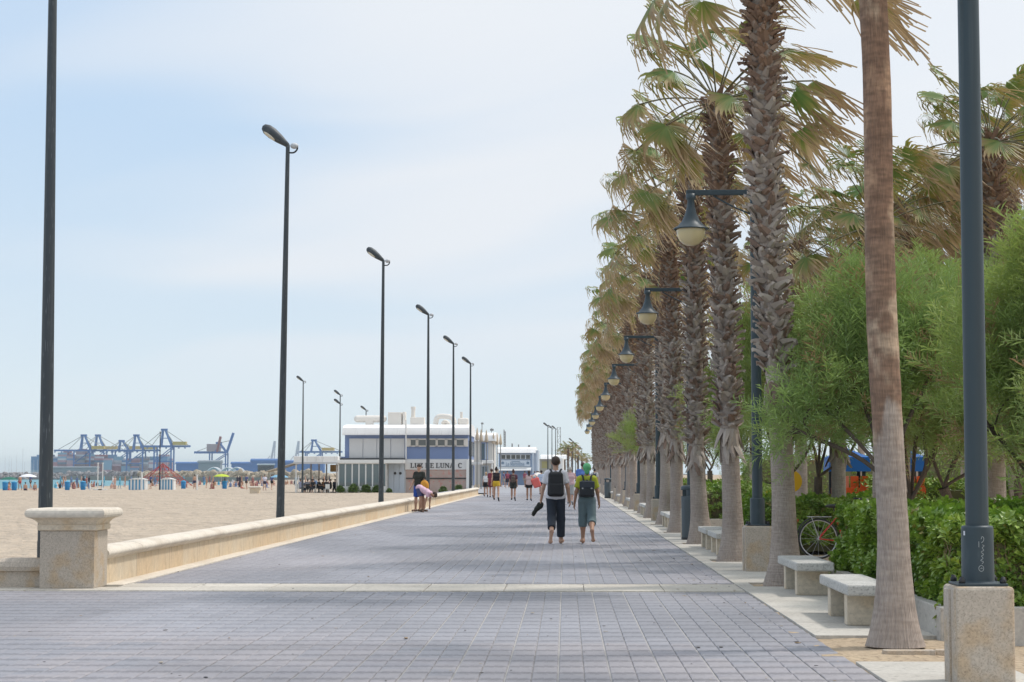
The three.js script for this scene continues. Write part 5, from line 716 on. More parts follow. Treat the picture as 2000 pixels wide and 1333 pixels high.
// local front is -z; angles in radians, legs [thigh forward, knee bend, foot point], arms [forward, outward, elbow bend]
function person(label, p, turn, o) {
  const { h = 1.75, skin = 0, cell = 0.024, L = [0.15, 0.1, 0], R = [-0.2, 0.15, 0.2], aL = [0.1, 0.12, 0.25], aR = [-0.1, 0.12, 0.25], bend = 0, headTilt = 0, build = 1, group, name = 'person', sit = false, hands = false } = o;
  const s = h / 1.76, P = {}, rot = (v) => { const q = v.clone().sub(V(0, 0.95, 0)); q.applyAxisAngle(V(1, 0, 0), -bend); return q.add(V(0, 0.95, 0)); };
  P.pel = V(0, 0.95, 0); P.belly = rot(V(0, 1.10, 0)); P.chest = rot(V(0, 1.28, 0.005)); P.neck0 = rot(V(0, 1.44, 0.01)); P.neck1 = rot(V(0, 1.53, -0.005));
  const hd = v => rot(V(v[0], v[1], v[2]).sub(V(0, 1.53, 0)).applyAxisAngle(V(1, 0, 0), -headTilt).add(V(0, 1.53, 0)));
  const bones = [], leg = {}, arm = {};
  const ax = (a) => V(0, -Math.cos(a), -Math.sin(a));
  for (const [sd, k, q] of [['L', -1, L], ['R', 1, R]]) { const hip = V(k * 0.092, 0.92, 0), sp = (q[3] || 0) * k, kn = hip.clone().addScaledVector(ax(q[0]).add(V(sp, 0, 0)).normalize(), 0.43), an = kn.clone().addScaledVector(ax(q[0] - q[1]).add(V(sp * 0.3, 0, 0)).normalize(), 0.415), fa = q[0] - q[1] + Math.PI / 2 - q[2], toe = an.clone().addScaledVector(ax(fa), 0.17).add(V(k * 0.025, 0, 0)), heel = an.clone().addScaledVector(ax(fa), -0.045).addScaledVector(ax(q[0] - q[1]), 0.035); toe.addScaledVector(ax(q[0] - q[1]), 0.05); leg[sd] = { hip, kn, an, toe, heel }; }
  for (const [sd, k, q] of [['L', -1, aL], ['R', 1, aR]]) { const sh = rot(V(k * 0.175 * build, 1.41, 0.01)), d1 = V(Math.sin(q[1]) * k, -Math.cos(q[0]) * Math.cos(q[1]), -Math.sin(q[0])).normalize(), el = sh.clone().addScaledVector(d1, 0.29), a2 = q[0] + q[2], d2 = V(Math.sin(q[1]) * k * 0.6, -Math.cos(a2), -Math.sin(a2)).normalize(), wr = el.clone().addScaledVector(d2, 0.255), tip = wr.clone().addScaledVector(d2, 0.09); arm[sd] = { sh, el, wr, tip, d2, k }; }
  const torso = [B(rot(V(-0.085 * build, 1.27, 0)), rot(V(0.085 * build, 1.27, 0)), 0.112 * build), B(rot(V(-0.05, 1.10, 0)), rot(V(0.05, 1.10, 0)), 0.108 * build), B(V(-0.075, 0.95, 0.01), V(0.075, 0.95, 0.01), 0.115 * build), B(rot(V(-0.14 * build, 1.415, 0.01)), rot(V(0.14 * build, 1.415, 0.01)), 0.058)];
  bones.push(...torso, B(P.neck0, P.neck1, 0.058, 0.053));
  const headB = [B(hd([0, 1.66, 0.015]), hd([0, 1.65, -0.012]), 0.084, 0.082), B(hd([0, 1.60, -0.035]), hd([0, 1.575, -0.045]), 0.058, 0.048), B(hd([0, 1.635, -0.098]), hd([0, 1.61, -0.112]), 0.012, 0.017), B(hd([-0.08, 1.645, 0.005]), hd([-0.083, 1.615, 0.0]), 0.02, 0.014), B(hd([0.08, 1.645, 0.005]), hd([0.083, 1.615, 0.0]), 0.02, 0.014)];
  bones.push(...headB);
  for (const k of ['L', 'R']) { const l = leg[k], a = arm[k]; bones.push(B(l.hip, l.kn, 0.088 * build, 0.056), B(l.kn, l.kn.clone().lerp(l.an, 0.35), 0.056, 0.061), B(l.kn.clone().lerp(l.an, 0.35), l.an, 0.060, 0.038), B(l.heel, l.toe, 0.040, 0.032), B(l.an, l.heel, 0.037, 0.039), B(l.toe.clone().add(V(-0.018, 0, 0)), l.toe.clone().add(V(0.018, 0, 0)), 0.028), B(a.sh, a.el, 0.052 * build, 0.04), B(a.el, a.wr, 0.041, 0.027)); if (!hands) bones.push(B(a.wr, a.tip, 0.03, 0.032), B(a.tip, a.tip.clone().addScaledVector(a.d2, 0.07).add(V(0, 0, -0.015)), 0.022, 0.012), B(a.wr.clone().addScaledVector(a.d2, 0.03), a.tip.clone().add(V(-a.k * 0.025, 0, -0.04)), 0.014, 0.011)); }
  // hands on a fine grid of their own: palm, four fingers bent at the knuckles, thumb from the side of the palm
  const hb = {}; if (hands) for (const k of ['L', 'R']) { const a = arm[k], d = a.d2, side = V(0, 0, -1).addScaledVector(d, d.z).normalize(), inn = V().crossVectors(side, d).multiplyScalar(1).normalize(); if (inn.x * -a.k < 0) inn.negate(); const at = (u, v, w) => a.wr.clone().addScaledVector(d, u).addScaledVector(side, v).addScaledVector(inn, w), curl = (o.grip || {})[k] ? 1 : 0.25; const L2 = [B(a.wr.clone().addScaledVector(d, -0.05), at(0.02, 0, 0), 0.029, 0.026), B(at(0.03, 0.018, 0), at(0.088, 0.026, 0), 0.018, 0.016), B(at(0.03, -0.012, 0), at(0.085, -0.024, 0), 0.018, 0.015), B(at(0.035, 0.002, 0), at(0.09, 0.002, 0), 0.019, 0.017)];
    [[0.030, 0.072], [0.010, 0.082], [-0.010, 0.076], [-0.030, 0.06]].forEach(([v, len]) => { const b0 = at(0.088 - Math.abs(v) * 0.15, v, 0.0), b1 = at(0.088 + len * (0.5 - 0.3 * curl), v * 1.1, len * (0.12 + 0.45 * curl)), b2 = at(0.088 + len * (0.95 - 1.0 * curl), v * 1.1, len * (0.3 + 0.5 * curl)); L2.push(B(b0, b1, 0.0105, 0.0095), B(b1, b2, 0.0095, 0.008)); }); L2.push(B(at(0.025, 0.022, 0.004), at(0.055, 0.05, 0.014), 0.014, 0.012), B(at(0.055, 0.05, 0.014), at(0.085, 0.055, 0.026), 0.0115, 0.009)); hb[k] = L2; }
  let low = 9; if (sit) low = sit; else { const q = [...bones].map(b => Math.min(b.a.y - b.ra, b.b.y - b.rb)); low = Math.min(...q); }
  const t = thing(name, label, 'person', p, turn, group); t.scale.setScalar(s); const fin = (g) => { g.translate(0, -low, 0); return g; };
  const bg = [nets(field(bones), bones, cell)]; if (hands) for (const k of ['L', 'R']) bg.push(nets(field(hb[k], 0.008), hb[k], 0.006, 0.02));
  part('body', fin(merge(bg)), skinT[skin], t);
  const add = (n, bl, c, infl, k = 0.03, rough = 0.85, cl = cell) => { const m = c.isMaterial ? c : mat(c, rough); return part(n, fin(nets(field(bl, k, infl), bl.map(b => ({ ...b, ra: b.ra + infl, rb: b.rb + infl })), cl)), m, t); };
  const legTo = (q, f, extra = 0) => f <= 1 ? [B(q.hip, q.hip.clone().lerp(q.kn, f), 0.088 * build + extra, mix(0.088 * build, 0.056, f) + extra, true)] : [B(q.hip, q.kn, 0.088 * build + extra * 0.5, 0.058 + extra), B(q.kn, q.kn.clone().lerp(q.an, f - 1), 0.06 + extra, mix(0.056, 0.05, f - 1) + extra, true)];
  const armTo = (q, f) => f <= 1 ? [B(q.sh, q.sh.clone().lerp(q.el, f), 0.056 * build, 0.054, true)] : [B(q.sh, q.el, 0.054, 0.044), B(q.el, q.el.clone().lerp(q.wr, f - 1), 0.044, 0.036, true)];
  const low2 = B(V(-0.07, 0.95, 0.01), V(0.07, 0.95, 0.01), 0.117 * build);
  if (o.pants) add(o.pants.name || 'trousers', [low2, ...legTo(leg.L, o.pants.to, o.pants.loose || 0.008), ...legTo(leg.R, o.pants.toR ?? o.pants.to, o.pants.loose || 0.008)], o.pants.c, 0.012);
  if (o.shirt) { const bl = [torso[0], torso[1], B(rot(V(-0.135 * build, 1.41, 0.01)), rot(V(0.135 * build, 1.41, 0.01)), 0.062)]; if (o.shirt.long) bl.push(B(V(-0.07, 0.97, 0.01), V(0.07, 0.97, 0.01), 0.118 * build)); if (o.shirt.sleeve) bl.push(...armTo(arm.L, o.shirt.sleeve), ...armTo(arm.R, o.shirt.sleeve)); if (o.shirt.long) bl.push(B(rot(V(-0.05, 1.1, 0)), V(-0.06, 0.92, 0), 0.108, 0.115, true), B(rot(V(0.05, 1.1, 0)), V(0.06, 0.92, 0), 0.108, 0.115, true)); add('shirt', bl, o.shirt.c, 0.02, 0.035); }
  if (o.skirt) add('skirt', [B(V(0, 1.0, 0), V(0, 1.0 - 0.28, 0.0), 0.13, 0.17, true), low2], o.skirt, 0.012, 0.03);
  if (o.hair) { const bl = [B(hd([0, 1.668, 0.026]), hd([0, 1.682, -0.008]), 0.085, 0.082)]; if (o.hair.long) bl.push(B(hd([0, 1.66, 0.06]), hd([0, 1.66 - o.hair.long, 0.075]), 0.072, 0.048)); if (o.hair.bun) bl.push(B(hd([0, 1.76, 0.07]), hd([0, 1.77, 0.08]), 0.045, 0.045)); add(o.hair.name || 'hair', bl, o.hair.c, 0.006, 0.02, 0.7, cell * 0.75); }
  for (const k of ['L', 'R']) { if (o.shoes) add('shoe', [B(leg[k].heel, leg[k].toe, 0.04, 0.034), B(leg[k].an.clone().lerp(leg[k].heel, 0.4), leg[k].heel, 0.04, 0.04)], o.shoes, 0.006, 0.02, 0.7, 0.018); }
  const eyeM = darkMat; for (const k of [-1, 1]) { const e = hd([k * 0.034, 1.645, -0.082]); part('eye', fin(new THREE.SphereGeometry(0.011, 8, 6).translate(e.x, e.y, e.z)), eyeM, t); } const mo = hd([0, 1.573, -0.097]); part('mouth', fin(new THREE.SphereGeometry(1, 10, 6).scale(0.024, 0.006, 0.01).translate(mo.x, mo.y, mo.z)), mat([0.35, 0.10, 0.09], 0.5), t);
  t.updateMatrixWorld(); const W = v => t.localToWorld(v.clone().add(V(0, -low, 0))); t.userData.joints = undefined; return { t, W, leg, arm, rot, low, s, hd };
}
function backpack(label, who, c, o = {}) {
  const { w = 0.30, hh = 0.46, dp = 0.17, y = 1.20, flap = false } = o, pos = who.W(V(0, 0, 0)), t = thing('backpack', label, 'backpack', [pos.x, pos.y, pos.z], who.t.rotation.y, 'backpacks worn by walkers'); t.scale.setScalar(who.s); const m = mat(c, 0.7), z0 = 0.125;
  const bd = new RoundedBoxGeometry(w, hh, dp, 5, 0.065); { const q = bd.attributes.position; for (let i = 0; i < q.count; i++) { const k = 1 - 0.14 * clamp((q.getY(i) / hh + 0.5 - 0.55) / 0.45) - 0.03 * (q.getY(i) / hh); q.setX(i, q.getX(i) * k); } bd.computeVertexNormals(); } part('bag', bd.translate(0, y, z0 + dp / 2), m, t);
  part('pocket', new RoundedBoxGeometry(w * 0.78, hh * 0.45, 0.06, 4, 0.028).translate(0, y - hh * 0.2, z0 + dp + 0.005), m, t);
  if (flap) part('flap', new RoundedBoxGeometry(w * 1.02, hh * 0.42, 0.05, 3, 0.02).translate(0, y + hh * 0.24, z0 + dp), mat([c[0] * 1.8, c[1] * 1.8, c[2] * 1.9], 0.7), t); else part('zip', tube([[-w * 0.36, y - hh * 0.1, z0 + dp + 0.004], [-w * 0.3, y + hh * 0.3, z0 + dp - 0.004], [0, y + hh * 0.41, z0 + dp - 0.02], [w * 0.3, y + hh * 0.3, z0 + dp - 0.004], [w * 0.36, y - hh * 0.1, z0 + dp + 0.004]], 0.005, 24, 5), darkMat, t);
  for (const k of [-1, 1]) { part('strap', (() => { const g = new THREE.TubeGeometry(new THREE.CatmullRomCurve3([V(k * 0.07, y + hh * 0.42, z0 + 0.03), V(k * 0.095, 1.475, 0.075), V(k * 0.115, 1.497, 0.0), V(k * 0.115, 1.42, -0.10), V(k * 0.12, 1.25, -0.155), V(k * 0.15, 1.08, -0.1), V(k * 0.15, y - hh * 0.4, z0 + 0.03)]), 28, 0.02, 6); return g; })(), m, t); if (flap) part('buckle', new RoundedBoxGeometry(0.035, 0.03, 0.015, 2, 0.005).translate(k * w * 0.3, y + hh * 0.02, z0 + dp + 0.04), mat([0.45, 0.46, 0.47], 0.4), t); }
  part('handle', tube([[-0.035, y + hh * 0.46, z0 + 0.05], [0, y + hh * 0.53, z0 + 0.05], [0.035, y + hh * 0.46, z0 + 0.05]], 0.008, 10, 5), m, t); return t;
}
// the two barefoot walkers
const man = person('barefoot man in white t-shirt and dark rolled trousers, walking away', [-0.2, 0.012, -39.4], 0, { h: 1.80, cell: 0.018, hands: true, grip: { L: true }, L: [-0.28, 0.62, 0.5, -0.02], R: [0.16, 0.06, 0, 0.02], aL: [0.05, 0.30, 0.18], aR: [-0.08, 0.26, 0.34], shirt: { c: [0.68, 0.68, 0.72], sleeve: 0.72, long: true }, pants: { c: [0.022, 0.030, 0.045], to: 1.72, toR: 1.88, loose: 0.018 }, hair: { c: [0.045, 0.027, 0.018] }, build: 0.95 });
backpack('black backpack on the man in the white t-shirt', man, [0.016, 0.017, 0.02], { w: 0.33, hh: 0.50 });
{ const w = man.W(man.arm.L.tip), t = thing('held_shoes', 'pair of dark shoes hanging from the walking man\'s left hand', 'shoes', [w.x, w.y, w.z]); const m = mat([0.018, 0.020, 0.015], 0.8);
  for (const [x, r] of [[-0.02, 0.5], [0.03, 0.72]]) { const s = part('shoe', (() => { const bl = [B(V(0, -0.01, 0), V(0, -0.12, 0.02), 0.042, 0.045), B(V(0, -0.12, 0.02), V(0, -0.26, 0.0), 0.046, 0.034), B(V(0.02, -0.02, 0.03), V(0.035, -0.06, 0.02), 0.03, 0.034)]; return nets(field(bl), bl, 0.012); })(), m, t); s.position.x = x; s.rotation.z = -r; part('sole', box(-0.043, -0.033, -0.28, 0.0, -0.035, 0.04, 0.004), mat([0.12, 0.12, 0.11], 0.8), s); } }
const capW = person('barefoot walker with a green headscarf, lime t-shirt and grey cropped trousers', [0.45, 0.012, -39.6], 0, { h: 1.66, cell: 0.018, hands: true, L: [0.14, 0.05, 0, 0.0], R: [-0.26, 0.72, 0.45, 0.02], aL: [-0.05, 0.26, 0.25], aR: [0.1, 0.24, 0.3], shirt: { c: [0.42, 0.46, 0.04], sleeve: 0.7, long: false }, pants: { c: [0.13, 0.185, 0.20], to: 1.32, loose: 0.028, name: 'cropped_trousers' }, hair: { c: [0.10, 0.40, 0.17], name: 'headscarf', long: 0.10 }, skin: 1, build: 0.92 });
backpack('small dark flap backpack on the walker with green headscarf', capW, [0.02, 0.024, 0.03], { w: 0.33, hh: 0.36, dp: 0.12, y: 1.20, flap: true });
// the pair at the sea wall
const wm = person('man in a dark t-shirt standing at the sea wall holding an orange bag', [-5.60, 0.012, -72.6], Math.PI - 0.5, { h: 1.80, L: [0.02, 0.02, 0, 0.1], R: [0.02, 0.02, 0, 0.1], aL: [0.05, 0.22, 0.15], aR: [0.1, 0.2, 0.5], shirt: { c: [0.022, 0.024, 0.018], sleeve: 0.7, long: true }, pants: { c: [0.02, 0.07, 0.33], to: 0.9, loose: 0.03, name: 'shorts' }, hair: { c: [0.04, 0.025, 0.018] }, shoes: [0.12, 0.07, 0.05] });
{ const w = wm.W(wm.arm.L.tip), t = thing('orange_bag', 'orange cloth bag carried by the man at the sea wall', 'bag', [w.x, w.y + 0.14, w.z]); part('sack', (() => { const g = new THREE.SphereGeometry(1, 18, 12); g.scale(0.15, 0.27, 0.12); return jitter(g, 0.06, 6, 2); })(), mat([0.62, 0.28, 0.03], 0.8), t); part('cord', tube([[-0.03, 0.2, 0], [0, 0.34, 0.02], [0.04, 0.2, 0]], 0.008, 10, 5), darkMat, t); }
person('person bending down at the sea wall in a pink shirt and blue shorts', [-5.50, 0.012, -71.6], -Math.PI / 2 - 0.25, { h: 1.62, bend: 2.0, headTilt: -0.2, L: [0.3, 0.35, 0, 0.05], R: [0.2, 0.3, 0, 0.05], aL: [-0.15, 0.05, 0.1], aR: [-0.3, 0.05, 0.1], shirt: { c: [0.62, 0.42, 0.52], sleeve: 0.6, long: true }, pants: { c: [0.06, 0.07, 0.16], to: 0.7, loose: 0.02, name: 'shorts' }, hair: { c: [0.05, 0.025, 0.015], long: 0.06 }, shoes: [0.10, 0.07, 0.05], skin: 1 });
// walkers further along
const wk = [
  ['woman in white top and black shorts with a dark bag, leftmost by the wall end', -4.85, 116, 0.1, { h: 1.5, shirt: { c: [0.66, 0.68, 0.70] }, pants: { c: [0.015, 0.015, 0.02], to: 0.55, loose: 0.025, name: 'shorts' }, hair: { c: [0.40, 0.27, 0.16], long: 0.12 }, shoes: [0.1, 0.08, 0.07], L: [0.25, 0.1, 0], R: [-0.2, 0.2, 0.2] }],
  ['person in burgundy half hidden by the walker in yellow shorts', -4.35, 112, 0, { h: 1.68, shirt: { c: [0.20, 0.03, 0.05], sleeve: 0.8, long: true }, pants: { c: [0.16, 0.03, 0.05], to: 0.7, loose: 0.02, name: 'shorts' }, hair: { c: [0.06, 0.03, 0.02] }, shoes: [0.06, 0.05, 0.05] }],
  ['walker in black top and yellow shorts', -3.62, 99.5, 0, { h: 1.70, shirt: { c: [0.02, 0.014, 0.018] }, pants: { c: [0.66, 0.42, 0.03], to: 0.42, loose: 0.018, name: 'shorts' }, hair: { c: [0.03, 0.02, 0.015], bun: true }, shoes: [0.03, 0.03, 0.035], L: [0.3, 0.08, 0, 0.05], R: [-0.25, 0.15, 0.3, 0.05], aL: [-0.2, 0.2, 0.3] }],
  ['woman in maroon top and dark shorts with a small brown rucksack', -2.77, 101, 0, { h: 1.58, shirt: { c: [0.10, 0.03, 0.05], sleeve: 0.6 }, pants: { c: [0.03, 0.035, 0.03], to: 0.6, loose: 0.025, name: 'shorts' }, hair: { c: [0.07, 0.025, 0.015], bun: true }, shoes: [0.04, 0.04, 0.05], skin: 1, L: [0.05, 0.1, 0], R: [-0.15, 0.3, 0.3] }],
  ['woman in pale pink top and black shorts with a big coral bag', -1.93, 101, 0, { h: 1.58, shirt: { c: [0.60, 0.45, 0.44], long: true }, pants: { c: [0.012, 0.012, 0.014], to: 0.45, loose: 0.02, name: 'shorts' }, hair: { c: [0.04, 0.02, 0.015], long: 0.2 }, shoes: [0.03, 0.03, 0.04], skin: 1, L: [0.08, 0.03, 0, 0.03], R: [-0.1, 0.05, 0.1, 0.03], aR: [-0.1, 0.35, 0.6] }],
  ['person in pale blue shirt partly behind the man with black backpack', -1.62, 128, 0, { h: 1.62, shirt: { c: [0.48, 0.56, 0.70], sleeve: 0.7, long: true }, pants: { c: [0.02, 0.02, 0.03], to: 0.7, loose: 0.02, name: 'shorts' }, hair: { c: [0.03, 0.02, 0.02] }, shoes: [0.05, 0.05, 0.05] }],
  ['grey haired woman in pink floral blouse between the two barefoot walkers', 0.22, 88, 0, { h: 1.70, build: 1.15, shirt: { c: [0.58, 0.40, 0.42], long: true }, pants: { c: [0.36, 0.37, 0.36], to: 1.2, loose: 0.03 }, hair: { c: [0.46, 0.45, 0.42] }, shoes: [0.3, 0.3, 0.3], aL: [-0.1, 0.3, 0.5], aR: [0.1, 0.35, 0.6] }],
  ['man in a blue shirt directly beyond the green headscarf', 0.74, 80, 0, { h: 1.86, build: 1.12, shirt: { c: [0.10, 0.19, 0.50], sleeve: 0.7, long: true }, pants: { c: [0.12, 0.12, 0.12], to: 1.7, loose: 0.02 }, hair: { c: [0.07, 0.04, 0.03] }, shoes: [0.05, 0.05, 0.05] }],
  ['man with dark cap and pale shirt walking along the benches, far right', 2.0, 130, 0, { h: 1.75, shirt: { c: [0.52, 0.54, 0.56], sleeve: 0.8, long: true }, pants: { c: [0.06, 0.06, 0.08], to: 1.8, loose: 0.02 }, hair: { c: [0.02, 0.02, 0.025] }, shoes: [0.04, 0.04, 0.04], L: [0.3, 0.1, 0], R: [-0.3, 0.3, 0.3] }],
];
const wkp = wk.map(([l, x, d, tn, o]) => person(l, [x, 0.012, -d], tn, { group: 'walkers on the promenade', cell: 0.03, ...o }));
backpack('small brown rucksack on the woman in maroon', wkp[3], [0.10, 0.075, 0.06], { w: 0.26, hh: 0.38, dp: 0.13 }); backpack('dark rucksack on the far walker beside the benches', wkp[8], [0.03, 0.035, 0.05], { w: 0.26, hh: 0.38, dp: 0.12 });
{ const a = wkp[4].W(wkp[4].arm.R.el), t = thing('coral_bag', 'big coral beach bag slung from the woman in pale pink', 'bag', [a.x + 0.12, a.y - 0.1, a.z + 0.05]); t.rotation.z = 0.35; part('sack', jitter(new RoundedBoxGeometry(0.42, 0.52, 0.2, 4, 0.08), 0.05, 5, 2), mat([0.72, 0.15, 0.13], 0.8), t); part('handle', tube([[-0.15, 0.22, 0], [-0.1, 0.42, 0], [0.1, 0.42, 0], [0.15, 0.22, 0]], 0.014, 14, 5), mat([0.6, 0.12, 0.1], 0.8), t); }
{ const a = wkp[0].W(wkp[0].arm.R.wr), t = thing('dark_bag', 'dark shoulder bag of the woman in white top', 'bag', [a.x + 0.08, a.y + 0.1, a.z]); part('sack', new RoundedBoxGeometry(0.34, 0.28, 0.16, 4, 0.06), mat([0.02, 0.02, 0.03], 0.8), t); part('strap', tube([[-0.12, 0.1, 0], [-0.06, 0.5, 0], [0.12, 0.1, 0]], 0.012, 14, 5), darkMat, t); }
// small group standing before the far pavilion, and diners on the terrace
const stand = [[1044, 225, [0.05, 0.20, 0.45], 'in a bright blue top'], [1049, 222, [0.45, 0.06, 0.09], 'in a red top'], [1052, 230, [0.62, 0.62, 0.64], 'in a white top'], [1025, 215, [0.30, 0.08, 0.12], 'in wine red, left of the group'], [991, 190, [0.26, 0.05, 0.09], 'in dark pink near the blue restaurant'], [984, 200, [0.10, 0.10, 0.20], 'in navy near the blue restaurant']];
stand.forEach(([x, d, c, l], i) => person(`tiny far walker ${l}`, [(x - 1104) / (F / d), 0.012, -d], i * 0.9, { cell: 0.05, h: 1.62 + 0.12 * hash(i, 2), group: 'tiny far walkers', shirt: { c, sleeve: 0.7, long: true }, pants: { c: [[0.03, 0.03, 0.05], [0.3, 0.28, 0.25]][i % 2], to: 0.8, loose: 0.02, name: 'shorts' }, hair: { c: [0.05, 0.03, 0.02] } }));
const dine = [[590, [0.35, 0.37, 0.5], 'pale blue'], [602, [0.32, 0.32, 0.36], 'grey'], [609, [0.5, 0.16, 0.05], 'orange'], [615, [0.02, 0.02, 0.025], 'black'], [624, [0.03, 0.03, 0.035], 'dark grey'], [631, [0.32, 0.14, 0.05], 'rust'], [641, [0.015, 0.015, 0.02], 'black, beside the rust one'], [647, [0.02, 0.02, 0.02], 'black, near the glass'], [654, [0.03, 0.03, 0.05], 'navy, nearest the glass']];
dine.forEach(([x, c, l], i) => { const K = F / 180; person(`diner in ${l} sitting on the terrace`, [(x - 1104) / K, -0.37, -178.6 - (i % 3) * 0.7], i * 1.3 - 1, { cell: 0.05, group: 'diners on the terrace', h: 1.7, L: [1.5, 1.5, 0], R: [1.5, 1.5, 0], aL: [0.6, 0.1, 0.8], aR: [0.6, 0.1, 0.8], shirt: { c, sleeve: 0.8, long: true }, pants: { c: [0.03, 0.03, 0.04], to: 1.6 }, hair: { c: [0.04, 0.025, 0.02] } });
  const ch = thing('terrace_chair', `${i % 3 ? 'dark' : 'white'} chair of the terrace diner in ${l}`, 'chair', [(x - 1104) / K, -0.37, -178.6 - (i % 3) * 0.7], i * 1.3 - 1, 'chairs on the terrace'), cm = i % 3 ? darkMat : whiteMat; part('seat', box(-0.22, 0.22, 0.36, 0.40, -0.22, 0.24), cm, ch); part('backrest', box(-0.22, 0.22, 0.42, 0.85, 0.22, 0.26), cm, ch); for (const a of [-0.2, 0.2]) for (const b of [-0.2, 0.22]) part('leg', box(a - 0.02, a + 0.02, 0, 0.36, b - 0.02, b + 0.02), cm, ch); });

// ---------------------------------------------------------------- on the beach
const sandY = -0.34, onB = (x, d) => [(x - 1104) / (F / d), sandY, -d];
{
  const s1 = mat([0.02, 0.20, 0.45], 0.6);
  [[4, 200, 'at the left picture edge'], [22, 201, 'left of the white parasol'], [127, 208, 'just right of the thick lamp post'], [158, 210, 'left of the white goal posts'], [256, 212, 'beside the left striped cabin'], [356, 225, 'right of the striped cabins'], [437, 222, 'below the lime parasol']].forEach(([x, d, l]) => { const t = thing('blue_bin', `blue beach bin ${l}`, 'bin', onB(x, d), 0, 'blue bins on the beach'); part('drum', lathe([[0.002, 0], [0.26, 0], [0.30, 0.85], [0.002, 0.85]], 14), s1, t); part('lid', lathe([[0.33, 0.85], [0.33, 0.92], [0.002, 1.0]], 14), mat([0.03, 0.28, 0.5], 0.5), t); });
  [[187, 207, 'left'], [196.5, 207, 'right']].forEach(([x, d, l]) => { const t = thing('goal_post', `white upright post on the sand, ${l} one of the pair`, 'post', onB(x, d), 0, 'white posts on the sand'); part('post', rod(V(0, -0.1, 0), V(0, 2.9, 0), 0.055), whiteMat, t); part('foot', box(-0.5, 0.5, 0, 0.12, -0.1, 0.1, 0.02), whiteMat, t); part('cap', box(-0.08, 0.08, 2.9, 3.0, -0.08, 0.08), whiteMat, t); });
  [[274, 206, 2.0, 'before the left striped cabin'], [383, 208, 1.7, 'right of the striped cabins'], [172, 209, 0.75, 'low, left of the tall pair']].forEach(([x, d, h, l]) => { const t = thing('beach_shower', `white beach post ${l}`, 'post', onB(x, d), 0, 'white posts on the sand'); part('column', rod(V(0, -0.1, 0), V(0, h, 0), 0.09), whiteMat, t); part('head', box(-0.12, 0.2, h - 0.08, h, -0.06, 0.06), whiteMat, t); });
  { const t = thing('black_mast', 'thin tall black mast on the beach before the largest crane', 'mast', onB(309, 207)); part('pole', rod(V(0, -0.3, 0), V(0, 6.3, 0), 0.07, 0.045), darkMat, t); part('head', box(-0.06, 0.06, 6.3, 6.4, -0.06, 0.06), darkMat, t); }
  [[267, 210, 33, 'left'], [325, 210, 28, 'right, behind the black mast']].forEach(([x, d, w, l]) => { const K = F / d, hw = w / K / 2, t = thing('striped_cabin', `blue and white striped beach cabin, ${l} one`, 'cabin', onB(x, d), 0, 'striped beach cabins'); const n = 10; for (let i = 0; i < n; i++) part('board', box(mix(-hw, hw, i / n), mix(-hw, hw, (i + 1) / n) - 0.01, 0, 1.15, -0.6, 0.6), i % 2 ? whiteMat : mat([0.10, 0.30, 0.50], 0.7), t); part('roof', new THREE.ExtrudeGeometry(new THREE.Shape([[-hw - 0.1, 1.15], [hw + 0.1, 1.15], [hw * 0.2, 1.34], [-hw * 0.2, 1.34]].map(p => new THREE.Vector2(...p))), { depth: 1.4, bevelEnabled: false }).translate(0, 0, -0.7), whiteMat, t); });
  { const t = thing('rope_pyramid', 'red rope climbing pyramid behind the striped cabins', 'climbing frame', [(315 - 1104) / (F / 280), -0.4, -280]), L = [], top = V(0, 3.4, 0); for (let i = 0; i < 12; i++) { const a = i / 12 * 6.283, f = V(Math.cos(a) * 4.6, 0, Math.sin(a) * 4.6); L.push(bar(f, top, 0.045)); const b = (i + 1) / 12 * 6.283, f2 = V(Math.cos(b) * 4.6, 0, Math.sin(b) * 4.6); for (let k = 1; k < 7; k++) L.push(bar(f.clone().lerp(top, k / 7), f2.clone().lerp(top, k / 7), 0.035), bar(f.clone().lerp(top, (k - 1) / 7), f2.clone().lerp(top, k / 7), 0.03)); } part('ropes', L, mat([0.42, 0.06, 0.05], 0.8), t); part('mast', rod(V(0, 0, 0), V(0, 3.5, 0), 0.1), metalGrey, t); }
  [[12, 205, [0.02, 0.13, 0.09], 'green', 1.45], [49, 204, [0.75, 0.75, 0.78], 'white', 1.75], [431, 222, [0.45, 0.55, 0.05], 'lime', 1.75], [545, 200, [0.2, 0.4, 0.55], 'blue', 1.7]].forEach(([x, d, c, l, h]) => { const t = thing('beach_parasol', `open ${l} parasol on the beach`, 'parasol', onB(x, d), 0, 'parasols on the beach'); part('canopy', lathe([[0.95, h - 0.3], [0.9, h - 0.22], [0.5, h - 0.05], [0.002, h + 0.02]], 8), new THREE.MeshStandardMaterial({ color: lin(...c), side: THREE.DoubleSide, roughness: 0.9 }), t); part('pole', rod(V(0, -0.2, 0), V(0, h, 0), 0.02), whiteMat, t); });
  { const t = thing('stone_planter', 'low square stone planter on the sand left of the terrace', 'planter', onB(497, 172)); part('box', squareLathe([[0.002, -0.2], [0.40, -0.2], [0.44, 0.5], [0.002, 0.5]]), stoneMat, t); part('rim', squareLathe([[0.002, 0.5], [0.54, 0.5], [0.55, 0.62], [0.48, 0.66], [0.002, 0.64]]), capMat, t); }
